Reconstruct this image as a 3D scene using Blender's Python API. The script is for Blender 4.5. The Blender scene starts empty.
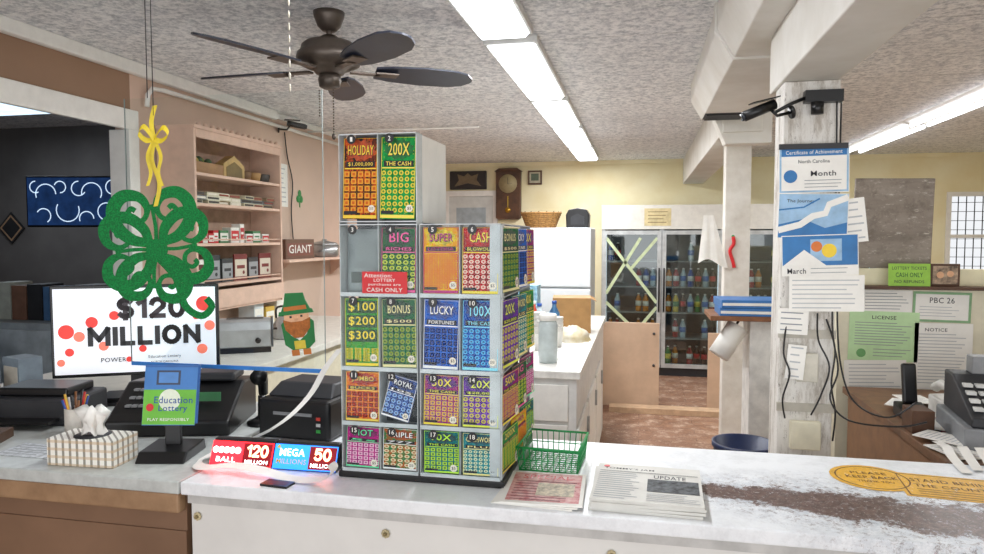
import bpy, math, random
from mathutils import Vector, Matrix
random.seed(7)
scn=bpy.context.scene
COL=scn.collection
pi=math.pi
def lin(h):
    if isinstance(h,(tuple,list)): return tuple(h[:3])
    h=h.lstrip('#'); o=[]
    for i in (0,2,4):
        c=int(h[i:i+2],16)/255
        o.append(c/12.92 if c<=.04045 else ((c+.055)/1.055)**2.4)
    return tuple(o)
# ------------------------------------------------------------ materials
def newmat(name):
    m=bpy.data.materials.new(name); m.use_nodes=True
    nt=m.node_tree; return m,nt,nt.nodes['Principled BSDF']
def tcoord(nt,out='Object'):
    t=nt.nodes.new('ShaderNodeTexCoord'); return t.outputs[out]
def noise(nt,vec,scale,detail=4,rough=.6):
    n=nt.nodes.new('ShaderNodeTexNoise'); n.inputs['Scale'].default_value=scale
    n.inputs['Detail'].default_value=detail; n.inputs['Roughness'].default_value=rough
    if vec: nt.links.new(vec,n.inputs['Vector'])
    return n.outputs['Fac']
def mth(nt,op,a,b=None,c=None):
    n=nt.nodes.new('ShaderNodeMath'); n.operation=op
    for i,x in enumerate((a,b,c)):
        if x is None: continue
        if isinstance(x,(int,float)): n.inputs[i].default_value=x
        else: nt.links.new(x,n.inputs[i])
    return n.outputs[0]
def mixc(nt,f,a,b):
    n=nt.nodes.new('ShaderNodeMix'); n.data_type='RGBA'
    if isinstance(f,(int,float)): n.inputs[0].default_value=f
    else: nt.links.new(f,n.inputs[0])
    for i,x in ((6,a),(7,b)):
        if isinstance(x,tuple): n.inputs[i].default_value=(*x,1)
        else: nt.links.new(x,n.inputs[i])
    return n.outputs[2]
def ramp(nt,f,a,b):
    n=nt.nodes.new('ShaderNodeMapRange'); n.inputs[1].default_value=a; n.inputs[2].default_value=b
    nt.links.new(f,n.inputs[0]); return n.outputs[0]
def bumpn(nt,bs,h,strength,dist=.01):
    b=nt.nodes.new('ShaderNodeBump'); b.inputs['Strength'].default_value=strength
    b.inputs['Distance'].default_value=dist
    nt.links.new(h,b.inputs['Height']); nt.links.new(b.outputs[0],bs.inputs['Normal'])
_mc={}
def mat(col,rough=.5,metal=0,var=.12,scale=14,bump=0,bscale=80,emit=0,col2=None,name=None):
    key=(str(col),rough,metal,var,scale,bump,bscale,emit,str(col2))
    if key in _mc: return _mc[key]
    m,nt,bs=newmat(name or 'surface'); c=lin(col)
    v=tcoord(nt)
    n=noise(nt,v,scale)
    c2=lin(col2) if col2 else tuple(x*(1-var*2) for x in c)
    f=ramp(nt,n,.35,.7)
    if not col2: c=tuple(min(1,x*(1+var*.5)) for x in c)
    o=mixc(nt,f,c,c2)
    nt.links.new(o,bs.inputs['Base Color'])
    bs.inputs['Roughness'].default_value=rough; bs.inputs['Metallic'].default_value=metal
    if emit:
        nt.links.new(o,bs.inputs['Emission Color']); bs.inputs['Emission Strength'].default_value=emit
    if bump: bumpn(nt,bs,noise(nt,v,bscale,3),bump,.004)
    _mc[key]=m; return m
def glassmat(tint='#ffffff',fac=.1,rough=.05,name='clear_plastic'):
    m,nt,bs=newmat(name)
    nt.nodes.remove(bs)
    t=nt.nodes.new('ShaderNodeBsdfTransparent'); t.inputs[0].default_value=(*lin(tint),1)
    g=nt.nodes.new('ShaderNodeBsdfGlossy'); g.inputs['Roughness'].default_value=rough
    mx=nt.nodes.new('ShaderNodeMixShader'); mx.inputs[0].default_value=fac
    nt.links.new(t.outputs[0],mx.inputs[1]); nt.links.new(g.outputs[0],mx.inputs[2])
    nt.links.new(mx.outputs[0],nt.nodes['Material Output'].inputs[0]); return m
def tmat(a,b,spot,nx=5,nz=5,zlo=.08,zhi=.6,sq=False,rad=.38):
    m,nt,bs=newmat('ticket_print')
    g=tcoord(nt,'Generated'); s=nt.nodes.new('ShaderNodeSeparateXYZ'); nt.links.new(g,s.inputs[0])
    x,z=s.outputs[0],s.outputs[2]
    fx=mth(nt,'ABSOLUTE',mth(nt,'SUBTRACT',mth(nt,'FRACT',mth(nt,'MULTIPLY',x,nx)),.5))
    lz=mth(nt,'MULTIPLY',mth(nt,'SUBTRACT',z,zlo),nz/(zhi-zlo))
    fz=mth(nt,'ABSOLUTE',mth(nt,'SUBTRACT',mth(nt,'FRACT',lz),.5))
    if sq: d=mth(nt,'MAXIMUM',fx,fz)
    else: d=mth(nt,'SQRT',mth(nt,'ADD',mth(nt,'MULTIPLY',fx,fx),mth(nt,'MULTIPLY',fz,fz)))
    inb=mth(nt,'MULTIPLY',mth(nt,'GREATER_THAN',z,zlo),mth(nt,'LESS_THAN',z,zhi))
    k=mth(nt,'MULTIPLY',mth(nt,'LESS_THAN',d,rad),inb)
    k2=mth(nt,'MULTIPLY',mth(nt,'LESS_THAN',d,rad*.5),inb)
    n=noise(nt,g,9,3)
    bg=mixc(nt,ramp(nt,n,.42,.58),lin(a),lin(b))
    an=mth(nt,'ARCTAN2',mth(nt,'SUBTRACT',z,.7),mth(nt,'SUBTRACT',x,.5))
    ray=mth(nt,'GREATER_THAN',mth(nt,'SINE',mth(nt,'MULTIPLY',an,14)),.1)
    bg=mixc(nt,mth(nt,'MULTIPLY',ray,.75),bg,lin(b))
    cf=nt.nodes.new('ShaderNodeTexVoronoi'); cf.inputs['Scale'].default_value=26; nt.links.new(g,cf.inputs['Vector'])
    bg=mixc(nt,mth(nt,'MULTIPLY',mth(nt,'LESS_THAN',cf.outputs['Distance'],.22),.55),bg,lin(spot))
    c=mixc(nt,k,bg,lin(spot)); c=mixc(nt,mth(nt,'MULTIPLY',k2,.8),c,lin(a))
    nt.links.new(c,bs.inputs['Base Color'])
    bs.inputs['Roughness'].default_value=.65; bs.inputs['Specular IOR Level'].default_value=.2
    return m
WHITE=mat('#f2f0ea',.5,var=.04); PAPER=mat('#f4f2ec',.7,var=.03); BLACK=mat('#121214',.35,var=.1)
DKGREY=mat('#2b2c30',.5); GREY=mat('#8b8c8e',.5); SILVER=mat('#b9bbbd',.3,.8); INK=mat('#3a3a40',.7,var=.02)
RED=mat('#d81f26',.45,var=.05); BLUE=mat('#1e5fb8',.45,var=.05); GREEN=mat('#168a3c',.5,var=.05); YEL=mat('#f2cf2c',.45,var=.05)
LINE=mat('#8d9298',.7,var=.02); LLINE=mat('#b9bcc0',.7,var=.02)
# ------------------------------------------------------------ mesh builder
_tx={}
def textmesh(s):
    if s in _tx: return _tx[s]
    cu=bpy.data.curves.new('t','FONT'); cu.body=s; cu.resolution_u=2; cu.offset=.007; cu.space_character=1.06; cu.align_x='CENTER'
    ob=bpy.data.objects.new('t',cu); COL.objects.link(ob)
    dg=bpy.context.evaluated_depsgraph_get()
    me=bpy.data.meshes.new_from_object(ob.evaluated_get(dg))
    vs=[(v.co.x,v.co.y) for v in me.vertices]; fs=[tuple(p.vertices) for p in me.polygons]
    bpy.data.objects.remove(ob); bpy.data.curves.remove(cu); bpy.data.meshes.remove(me)
    x0=min(v[0] for v in vs);x1=max(v[0] for v in vs);y0=min(v[1] for v in vs);y1=max(v[1] for v in vs)
    vs=[((x-x0)/(x1-x0)-.5,(y-y0)/(y1-y0)-.5) for x,y in vs]
    _tx[s]=(vs,fs); return _tx[s]
def arc(cx,cy,rx,ry,a0,a1,n=9): return [(cx+rx*math.cos(math.radians(a0+(a1-a0)*i/n)),cy+ry*math.sin(math.radians(a0+(a1-a0)*i/n))) for i in range(n+1)]
GLY={'M':(1.0,[[(0,0),(0,1),(.5,.3),(1,1),(1,0)]]),'I':(.0,[[(0,0),(0,1)]]),'L':(.6,[[(0,1),(0,0),(.6,0)]]),
 'N':(.75,[[(0,0),(0,1),(.75,0),(.75,1)]]),'O':(.85,[arc(.425,.5,.425,.5,0,360,20)]),'0':(.65,[arc(.325,.5,.325,.5,0,360,20)]),
 '1':(.3,[[(0,.78),(.3,1),(.3,0)]]),'2':(.62,[arc(.31,.7,.31,.3,170,-30,9)+[(0,0),(.62,0)]]),
 '5':(.62,[[(.58,1),(.08,1),(.04,.55)]+arc(.28,.33,.34,.33,130,-150,11)]),
 '$':(.62,[arc(.31,.74,.29,.25,30,260,9)[:-1]+arc(.31,.26,.31,.25,90,-150,9),[(.31,-.12),(.31,1.12)]])}
def block(s,cx,cz,w,h,t,m):
    """heavy even sans-serif lettering built from straight strokes"""
    gap=t/h*1.75; tot=sum(GLY[c][0] for c in s)+gap*(len(s)-1); sx=(w-t)/tot; x=0; out=[]
    for c in s:
        for pl in GLY[c][1]:
            P=[((x+px)*sx+cx-(w-t)/2,cz-h/2+t/2+pz*(h-t)) for px,pz in pl]
            for a,b in zip(P[:-1],P[1:]):
                L=math.hypot(b[0]-a[0],b[1]-a[1]) or 1e-6; ex=(b[0]-a[0])/L*t*.42; ez=(b[1]-a[1])/L*t*.42
                out.append(('s',[(a[0]-ex,a[1]-ez),(b[0]+ex,b[1]+ez)],t,m))
        x+=GLY[c][0]+gap
    return out
class B:
    def __init__(s): s.v=[];s.f=[];s.mi=[];s.sm=[];s.mats=[]
    def mid(s,m):
        if m not in s.mats: s.mats.append(m)
        return s.mats.index(m)
    def add(s,vs,fs,m,smooth=False,M=None):
        o=len(s.v); i=s.mid(m)
        s.v+= [tuple(M@Vector(v)) if M else tuple(v) for v in vs]
        for f in fs: s.f.append(tuple(o+k for k in f)); s.mi.append(i); s.sm.append(smooth)
        return s
    def box(s,x0,x1,y0,y1,z0,z1,m,M=None):
        return s.add([(x0,y0,z0),(x1,y0,z0),(x1,y1,z0),(x0,y1,z0),(x0,y0,z1),(x1,y0,z1),(x1,y1,z1),(x0,y1,z1)],
          [(0,3,2,1),(4,5,6,7),(0,1,5,4),(1,2,6,5),(2,3,7,6),(3,0,4,7)],m,False,M)
    def frustum(s,a,b,z0,z1,m):  # a,b=(x0,x1,y0,y1)
        return s.add([(a[0],a[2],z0),(a[1],a[2],z0),(a[1],a[3],z0),(a[0],a[3],z0),(b[0],b[2],z1),(b[1],b[2],z1),(b[1],b[3],z1),(b[0],b[3],z1)],
          [(0,3,2,1),(4,5,6,7),(0,1,5,4),(1,2,6,5),(2,3,7,6),(3,0,4,7)],m)
    def tube(s,pts,r,m,n=8,cap=True,rs=None):
        P=[Vector(p) for p in pts]; L=len(P); vs=[];fs=[]
        up=None
        for i,p in enumerate(P):
            t=(P[min(i+1,L-1)]-P[max(i-1,0)]).normalized()
            if up is None: up=t.orthogonal().normalized()
            else:
                up=(up-t*up.dot(t)); up=up.normalized() if up.length>1e-6 else t.orthogonal().normalized()
            w=t.cross(up); rr=rs[i] if rs else r
            for k in range(n):
                a=2*pi*k/n; vs.append(p+up*math.cos(a)*rr+w*math.sin(a)*rr)
        for i in range(L-1):
            for k in range(n): fs.append((i*n+k,i*n+(k+1)%n,(i+1)*n+(k+1)%n,(i+1)*n+k))
        if cap: fs.append(tuple(range(n))[::-1]); fs.append(tuple((L-1)*n+k for k in range(n)))
        return s.add(vs,fs,m,n>5)
    def cyl(s,p0,p1,r0,m,r1=None,n=20):
        return s.tube([p0,p1],r0,m,n,rs=[r0,r1 if r1 is not None else r0])
    def lathe(s,prof,m,c=(0,0,0),n=24,smooth=True):
        vs=[];fs=[]
        for r,z in prof:
            for k in range(n): a=2*pi*k/n; vs.append((c[0]+r*math.cos(a),c[1]+r*math.sin(a),c[2]+z))
        for i in range(len(prof)-1):
            for k in range(n): fs.append((i*n+k,i*n+(k+1)%n,(i+1)*n+(k+1)%n,(i+1)*n+k))
        fs.append(tuple(range(n))[::-1]); fs.append(tuple((len(prof)-1)*n+k for k in range(n)))
        return s.add(vs,fs,m,smooth)
    def prism(s,poly,y0,y1,m,M=None):  # polygon in XZ extruded in Y
        n=len(poly); vs=[(x,y0,z) for x,z in poly]+[(x,y1,z) for x,z in poly]
        fs=[tuple(range(n)),tuple(range(2*n-1,n-1,-1))]+[(i,n+i,n+(i+1)%n,(i+1)%n) for i in range(n)]
        return s.add(vs,fs,m,False,M)
    def prismx(s,poly,x0,x1,m):  # polygon in YZ extruded in X
        n=len(poly); vs=[(x0,y,z) for y,z in poly]+[(x1,y,z) for y,z in poly]
        fs=[tuple(range(n)),tuple(range(2*n-1,n-1,-1))]+[(i,n+i,n+(i+1)%n,(i+1)%n) for i in range(n)]
        return s.add(vs,fs,m)
    def stroke(s,pts,w,y0,y1,m,M=None,ws=None):
        P=[Vector((x,0,z)) for x,z in pts]; L=len(P); vs=[];fs=[]
        for i,p in enumerate(P):
            t=(P[min(i+1,L-1)]-P[max(i-1,0)]).normalized(); nn=Vector((-t.z,0,t.x))*(ws[i] if ws else w)/2
            for q in (p+nn,p-nn):
                vs.append((q.x,y0,q.z)); vs.append((q.x,y1,q.z))
        for i in range(L-1):
            a=i*4;b=a+4
            fs+=[(a,a+2,b+2,b),(a+1,b+1,b+3,a+3),(a,b,b+1,a+1),(a+2,a+3,b+3,b+2)]
        fs+=[(0,1,3,2),(L*4-4,L*4-2,L*4-1,L*4-3)]
        return s.add(vs,fs,m,False,M)
    def strip(s,pts,wv,m):
        wv=Vector(wv)/2; vs=[];fs=[]
        for p in pts: vs+=[Vector(p)-wv,Vector(p)+wv]
        for i in range(len(pts)-1): fs.append((2*i,2*i+1,2*i+3,2*i+2))
        return s.add(vs,fs,m,True)
    def text(s,t,cx,cz,w,h,m,y=0,M=None):
        vs,fs=textmesh(t)
        return s.add([(cx+a*w,y,cz+b*h) for a,b in vs],fs,m,False,M)
    def sphere(s,c,r,m,n=14,k=8,sc=(1,1,1)):
        pr=[(max(1e-4,math.sin(pi*i/k)),-math.cos(pi*i/k)) for i in range(k+1)]
        vs=[];fs=[]
        for rr,z in pr:
            for j in range(n): a=2*pi*j/n; vs.append((c[0]+rr*r*sc[0]*math.cos(a),c[1]+rr*r*sc[1]*math.sin(a),c[2]+z*r*sc[2]))
        for i in range(k):
            for j in range(n): fs.append((i*n+j,i*n+(j+1)%n,(i+1)*n+(j+1)%n,(i+1)*n+j))
        return s.add(vs,fs,m,True)
    def flat(s,w,h,base,items,th=.0015,M=None):
        """sheet in XZ plane facing -Y, origin at centre; items layered on the front"""
        s.box(-w/2,w/2,0,th,-h/2,h/2,base,M)
        e=0; last=None
        for it in items:
            k=it[0]
            if not (k=='s' and last=='s'): e-=.00025
            last=k
            if k=='r': s.add([(it[1],e,it[2]),(it[3],e,it[2]),(it[3],e,it[4]),(it[1],e,it[4])],[(0,1,2,3)],it[5],False,M)
            elif k=='t': s.text(it[1],it[2],it[3],it[4],it[5],it[6],e,M)
            elif k=='c':
                n=24; s.add([(it[1]+it[3]*math.cos(2*pi*i/n),e,it[2]+it[3]*math.sin(2*pi*i/n)) for i in range(n)],[tuple(range(n))],it[4],False,M)
            elif k=='p': s.add([(x,e,z) for x,z in it[1]],[tuple(range(len(it[1])))],it[2],False,M)
            elif k=='s': s.stroke(it[1],it[2],e-.0001,e,it[3],M)
            elif k=='L': # printed lines x0,x1,ztop,zbot,n
                x0,x1,zt,zb,n,mm=it[1:7]
                for i in range(n):
                    z=zt+(zb-zt)*i/max(1,n-1); xx=x1-(x1-x0)*random.random()*.3; hh=abs(zt-zb)/n*.13
                    s.add([(x0,e,z-hh),(xx,e,z-hh),(xx,e,z+hh),(x0,e,z+hh)],[(0,1,2,3)],mm,False,M)
        return s
    def obj(s,name,parent=None,loc=(0,0,0),rot=(0,0,0),label=None,cat=None,group=None,kind=None,bevel=0):
        me=bpy.data.meshes.new(name); me.from_pydata(s.v,[],s.f); me.update()
        for m in s.mats: me.materials.append(m)
        me.polygons.foreach_set('material_index',s.mi); me.polygons.foreach_set('use_smooth',s.sm)
        o=bpy.data.objects.new(name,me); COL.objects.link(o)
        o.location=loc; o.rotation_euler=rot
        if parent: o.parent=parent
        meta(o,label,cat,group,kind)
        if bevel:
            b=o.modifiers.new('bevel','BEVEL'); b.width=bevel; b.segments=2; b.limit_method='ANGLE'
        return o
def meta(o,label=None,cat=None,group=None,kind=None):
    if label: o['label']=label
    if cat: o['category']=cat
    if group: o['group']=group
    if kind: o['kind']=kind
def thing(name,label,cat,loc,rot=(0,0,0),group=None):
    o=bpy.data.objects.new(name,None); o.empty_display_size=.05; COL.objects.link(o)
    o.location=loc; o.rotation_euler=rot; meta(o,label,cat,group); return o
def clone(top,loc,rot=None,label=None):
    def rec(o,par):
        c=o.copy(); COL.objects.link(c)
        if par: c.parent=par
        for ch in list(o.children): rec(ch,c)
        return c
    c=rec(top,None); c.location=loc
    if rot is not None: c.rotation_euler=rot
    if label: c['label']=label
    return c
def smooth(p,k=4):
    P=[Vector(q) for q in p]; out=[]
    for i in range(len(P)-1):
        p0=P[max(i-1,0)];p1=P[i];p2=P[i+1];p3=P[min(i+2,len(P)-1)]
        for j in range(k):
            t=j/k; out.append(.5*((2*p1)+(p2-p0)*t+(2*p0-5*p1+4*p2-p3)*t*t+(3*p1-p0-3*p2+p3)*t**3))
    out.append(P[-1]); return out
def structure(b,name,bevel=0): return b.obj(name,kind='structure',bevel=bevel)
LIE=(-pi/2,0,0)
def rad(a): return math.radians(a)

# ============================================================ STRUCTURE MATERIALS
def m_ceiling():
    m,nt,bs=newmat('textured_ceiling'); v=tcoord(nt)
    n1=noise(nt,v,30,6,.75); n2=noise(nt,v,1.1,3)
    c=mixc(nt,ramp(nt,n1,.36,.58),lin('#b4b8be'),lin('#ffffff'))
    c=mixc(nt,mth(nt,'MULTIPLY',ramp(nt,n2,.35,.75),.2),c,lin('#b4b4b4'))
    s=nt.nodes.new('ShaderNodeSeparateXYZ'); nt.links.new(v,s.inputs[0])
    jt=mth(nt,'LESS_THAN',mth(nt,'FRACT',mth(nt,'DIVIDE',mth(nt,'ADD',s.outputs[1],.15),1.22)),.008)
    c=mixc(nt,mth(nt,'MULTIPLY',jt,.35),c,lin('#77736d'))
    nt.links.new(c,bs.inputs['Base Color']); bs.inputs['Roughness'].default_value=.9
    bumpn(nt,bs,n1,.5,.02); return m
def m_floor():
    m,nt,bs=newmat('worn_floorboards'); v=tcoord(nt)
    br=nt.nodes.new('ShaderNodeTexBrick'); nt.links.new(v,br.inputs['Vector'])
    br.inputs['Scale'].default_value=1; br.inputs['Brick Width'].default_value=.9; br.inputs['Row Height'].default_value=.14
    br.inputs['Mortar Size'].default_value=.003
    br.inputs['Color1'].default_value=(*lin('#8a6650'),1); br.inputs['Color2'].default_value=(*lin('#a07a60'),1); br.inputs['Mortar'].default_value=(*lin('#5a3b2a'),1)
    c=mixc(nt,ramp(nt,noise(nt,v,14,6,.75),.4,.62),br.outputs[0],lin('#6e4a36'))
    c=mixc(nt,mth(nt,'MULTIPLY',ramp(nt,noise(nt,v,7,8,.85),.5,.6),.85),c,lin('#c4a994'))
    nt.links.new(c,bs.inputs['Base Color']); bs.inputs['Roughness'].default_value=.55; return m
def m_counter():
    m,nt,bs=newmat('worn_white_laminate'); v=tcoord(nt)
    s=nt.nodes.new('ShaderNodeSeparateXYZ'); nt.links.new(v,s.inputs[0]); x,y=s.outputs[0],s.outputs[1]
    base=mixc(nt,ramp(nt,noise(nt,v,9,6,.8),.45,.75),lin('#eef1f4'),lin('#d6d9dc'))
    # wedge-shaped worn zone widening along the counter edge
    xc=mth(nt,'SUBTRACT',x,.14)
    yy=mth(nt,'ADD',mth(nt,'SUBTRACT',y,1.865),mth(nt,'MULTIPLY',xc,.17))
    hw=mth(nt,'MAXIMUM',mth(nt,'ADD',.045,mth(nt,'MULTIPLY',xc,.13)),.02)
    b=mth(nt,'POWER',mth(nt,'DIVIDE',yy,hw),2)
    a=mth(nt,'POWER',mth(nt,'ABSOLUTE',mth(nt,'DIVIDE',mth(nt,'SUBTRACT',x,.62),.5)),6)
    r=mth(nt,'SQRT',mth(nt,'ADD',a,b))
    n=noise(nt,v,13,10,.85); n2=noise(nt,v,70,6,.8); n3=noise(nt,v,90,8,.9)
    rr=mth(nt,'ADD',r,mth(nt,'MULTIPLY',mth(nt,'SUBTRACT',n,.5),4.2))
    k=ramp(nt,rr,1.0,.92)
    k=mth(nt,'MULTIPLY',k,mth(nt,'SUBTRACT',1,mth(nt,'MULTIPLY',ramp(nt,n3,.56,.6),.85)))
    br=mixc(nt,ramp(nt,n2,.4,.65),lin('#46302a'),lin('#7a6056'))
    halo=mth(nt,'MULTIPLY',ramp(nt,r,3.4,.9),ramp(nt,noise(nt,v,26,9,.9),.42,.58))
    base=mixc(nt,mth(nt,'MULTIPLY',halo,.6),base,lin('#9fabb8'))
    far=mth(nt,'MULTIPLY',ramp(nt,r,3.2,1.0),ramp(nt,noise(nt,v,55,9,.9),.53,.57))
    k=mth(nt,'MAXIMUM',k,mth(nt,'MULTIPLY',far,.85))
    nt.links.new(mixc(nt,k,base,br),bs.inputs['Base Color'])
    bs.inputs['Roughness'].default_value=.38; return m
CEIL=m_ceiling(); FLOOR=m_floor(); CTR=m_counter()
YELW=mat('#f3eac6',.8,var=.07,scale=2.5,bump=.2,bscale=12,col2='#eadcae')
PINKW=mat('#d8bcaa',.75,var=.05,scale=2); BRNW=mat('#9a7a62',.7,var=.05,scale=2)
TRIM=mat('#eeece7',.5,var=.04); DARKW=mat('#6a6664',.8,var=.15,scale=1.5)
CREAM=mat('#e2dcc4',.6,var=.06)
H=2.58; BY=9.05; LX=-2.8
b=B().box(-6,4.3,-2,BY+.1,-.1,0,FLOOR); structure(b,'floor')
b=B().box(-6,4.3,-2,BY+.1,H,H+.1,CEIL); structure(b,'ceiling')
b=B()
b.box(LX-.1,3.45,BY,BY+.1,0,H,YELW).box(4.05,4.3,BY,BY+.1,0,H,YELW).box(3.45,4.05,BY,BY+.1,0,1.12,YELW).box(3.45,4.05,BY,BY+.1,2.13,H,YELW)
structure(b,'wall_back')
b=B(); b.box(LX-.1,LX,3.45,BY,0,H,PINKW)
b.box(LX-.1,LX,.6,3.45,0,.91,BRNW).box(LX-.1,LX,.6,3.45,2.3,H,BRNW).box(LX-.1,LX,-2,.6,0,H,BRNW)
structure(b,'wall_left')
b=B().box(4.2,4.3,-2,BY,0,H,YELW); structure(b,'wall_right')
b=B().box(-6,LX-.1,5.3,5.4,0,H,DARKW); structure(b,'wall_side_room_back')
b=B().box(-6.1,-6,-2,5.4,0,H,DARKW); structure(b,'wall_side_room_left')
b=B().box(-6,LX-.1,-2.1,-2,0,H,DARKW); structure(b,'wall_side_room_front')
b=B().box(LX,LX+.03,.6,3.48,2.2,2.31,TRIM); b.box(LX-.1,LX+.03,3.4,3.48,.95,2.2,TRIM); structure(b,'trim_1',.004)
b=B().box(LX,LX+.05,-2,5.0,H-.07,H,TRIM).box(LX,LX+.02,5.0,BY,H-.05,H,TRIM); structure(b,'trim_2',.01)
b=B(); b.tube([(LX+.03,3.55,1.0+1.35),(LX+.03,3.56,2.42),(LX+.03,3.6,2.46),(LX+.03,3.7,2.47),(LX+.03,8.8,2.47)],.014,TRIM,8); structure(b,'trim_3')
b=B().box(LX+.02,3.45,BY-.03,BY,H-.05,H,YELW); structure(b,'trim_4')
DOORM=mat('#d3d4d0',.5,var=.05)
b=B(); b.box(-2.5,-1.9,BY-.03,BY-.001,0,2.15,DOORM); b.box(-2.58,-2.5,BY-.05,BY-.001,0,2.22,TRIM); b.box(-1.9,-1.84,BY-.05,BY-.001,0,2.22,TRIM); b.box(-2.5,-1.9,BY-.05,BY-.001,2.15,2.22,TRIM)
b.box(-2.4,-2.0,BY-.035,BY-.03,1.2,2.0,mat('#a9b4ba',.3)); structure(b,'door_1',.003)
b=B()
for x0,x1,z0,z1 in ((3.45,3.5,1.12,2.13),(4.0,4.05,1.12,2.13),(3.5,4.0,1.12,1.17),(3.5,4.0,2.08,2.13),(3.5,4.0,1.6,1.64)): b.box(x0,x1,BY-.02,BY+.06,z0,z1,TRIM)
for i in range(1,6): b.box(3.5+i*.085-.004,3.5+i*.085+.004,BY+.02,BY+.03,1.17,2.08,DKGREY)
for i in range(1,9): b.box(3.5,4.0,BY+.02,BY+.03,1.17+i*.105-.003,1.17+i*.105+.003,DKGREY)
b.box(3.4,4.1,BY-.05,BY,1.07,1.12,TRIM)
structure(b,'window_1')
BEAM=mat('#e6e4de',.6,var=.06,scale=3,col2='#d3cfc5')
b=B().prism([(.30,H),(.30,2.47),(.37,2.35),(.68,2.35),(.68,H)],-.5,4.7,BEAM); structure(b,'trim_5',.006)
b=B().box(.47,.66,-.5,2.85,2.14,2.35,BEAM); structure(b,'trim_6',.006)
b=B().box(.5,.74,4.7,BY,2.27,H,BEAM); structure(b,'trim_7',.006)
b=B().prism([(.45,2.58),(.45,2.36),(.52,2.2),(.8,2.2),(.8,2.58)],4.72,4.86,BEAM); structure(b,'trim_8',.004)
b=B()
for y in (1.9,3.1): b.prism([(.29,H),(.29,2.465),(.365,2.34),(.69,2.34),(.69,H)],y,y+.05,BEAM)
structure(b,'trim_10',.003)

# ============================================================ CEILING LIGHTS
TUBE=mat('#f4f8ff',.4,var=0,emit=5.0,name='lit_diffuser')
ys=[(1.3,3.28),(3.40,4.76),(4.87,5.98),(6.10,7.33),(7.45,8.55)]
for y0,y1 in ys:
    t=thing('fluorescent_light','long white ceiling fluorescent fixture with bright diffuser','ceiling light',(-.635,(y0+y1)/2,H),group='row of ceiling fluorescents')
    L=(y1-y0)/2
    B().box(-.135,.135,-L,L,-.035,0,mat('#d6d6d2',.5)).obj('housing',t,bevel=.004)
    B().prism([(-.12,-.035),(-.1,-.055),(.1,-.055),(.12,-.035)],-L+.03,L-.03,TUBE).obj('diffuser',t)
for y0,y1 in ((3.2,4.7),(4.75,6.5),(6.55,8.35)):
    t=thing('fluorescent_light','narrow ceiling fluorescent fixture with bright tubes','ceiling light',(2.25,(y0+y1)/2,H),group='row of narrow ceiling fluorescents')
    L=(y1-y0)/2
    B().prism([(-.12,0),(-.05,-.035),(.05,-.035),(.12,0)],-L,L,WHITE).obj('housing',t)
    for x in (-.065,.065):
        B().cyl((x,-L+.03,-.045),(x,L-.03,-.045),.016,TUBE,n=10).obj('lamp_tube',t)
B().cyl((-2.78,5.55,2.5),(-1.3,5.6,2.5),.008,TRIM,n=8).obj('ceiling_cable',label='thin white cable stretched across below the ceiling',cat='cable')

# ============================================================ CEILING FAN
IRON=mat('#5a5048',.4,.5,var=.15); BLADE=mat('#2c3140',.4,var=.25,scale=5)
fan=thing('ceiling_fan','dark five-blade ceiling fan with ornate bronze motor housing','ceiling fan',(-1.34,2.89,H))
B().lathe([(.03,-.08),(.05,-.06),(.065,-.02),(.068,0)],IRON).obj('canopy',fan)
B().cyl((0,0,-.12),(0,0,-.06),.012,IRON).obj('downrod',fan)
B().lathe([(.03,-.27),(.06,-.265),(.07,-.25),(.10,-.24),(.13,-.225),(.142,-.20),(.138,-.18),(.125,-.17),(.118,-.145),(.1,-.13),(.05,-.115),(.03,-.10)],IRON,n=32).obj('motor_housing',fan)
B().lathe([(.025,-.33),(.045,-.32),(.05,-.29),(.045,-.27)],IRON).obj('switch_housing',fan)
for i in range(5):
    a=rad(32+72*i)
    arm=B(); arm.box(.09,.22,-.018,.018,-.255,-.247,IRON).box(.2,.3,-.04,.04,-.255,-.249,IRON)
    poly=[(.2,-.05),(.27,-.07),(.42,-.085),(.56,-.078),(.62,-.055),(.65,-.02),(.655,0),(.65,.02),(.62,.055),(.56,.078),(.42,.085),(.27,.07),(.2,.05)]
    bl=B(); n=len(poly)
    vs=[(x,y,-.248) for x,y in poly]+[(x,y,-.24) for x,y in poly]
    bl.add(vs,[tuple(range(n))[::-1],tuple(range(n,2*n))]+[(k,(k+1)%n,n+(k+1)%n,n+k) for k in range(n)],BLADE,False,Matrix.Translation((0,0,-.245))@Matrix.Rotation(rad(-13),4,'X')@Matrix.Translation((0,0,.245)))
    o=bl.obj('blade',fan,rot=(0,0,a))
    arm.obj('blade_arm',o)
ch=B()
for k in range(16): ch.sphere((.03,-.03,-.34-.012*k),.004,IRON,6,4)
ch.sphere((.03,-.03,-.54),.009,IRON,8,6,(1,1,1.6)); ch.obj('pull_chain',fan)
ch=B()
for k in range(10): ch.sphere((-.035,-.03,-.34-.012*k),.004,IRON,6,4)
ch.obj('pull_chain',fan)

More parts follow.
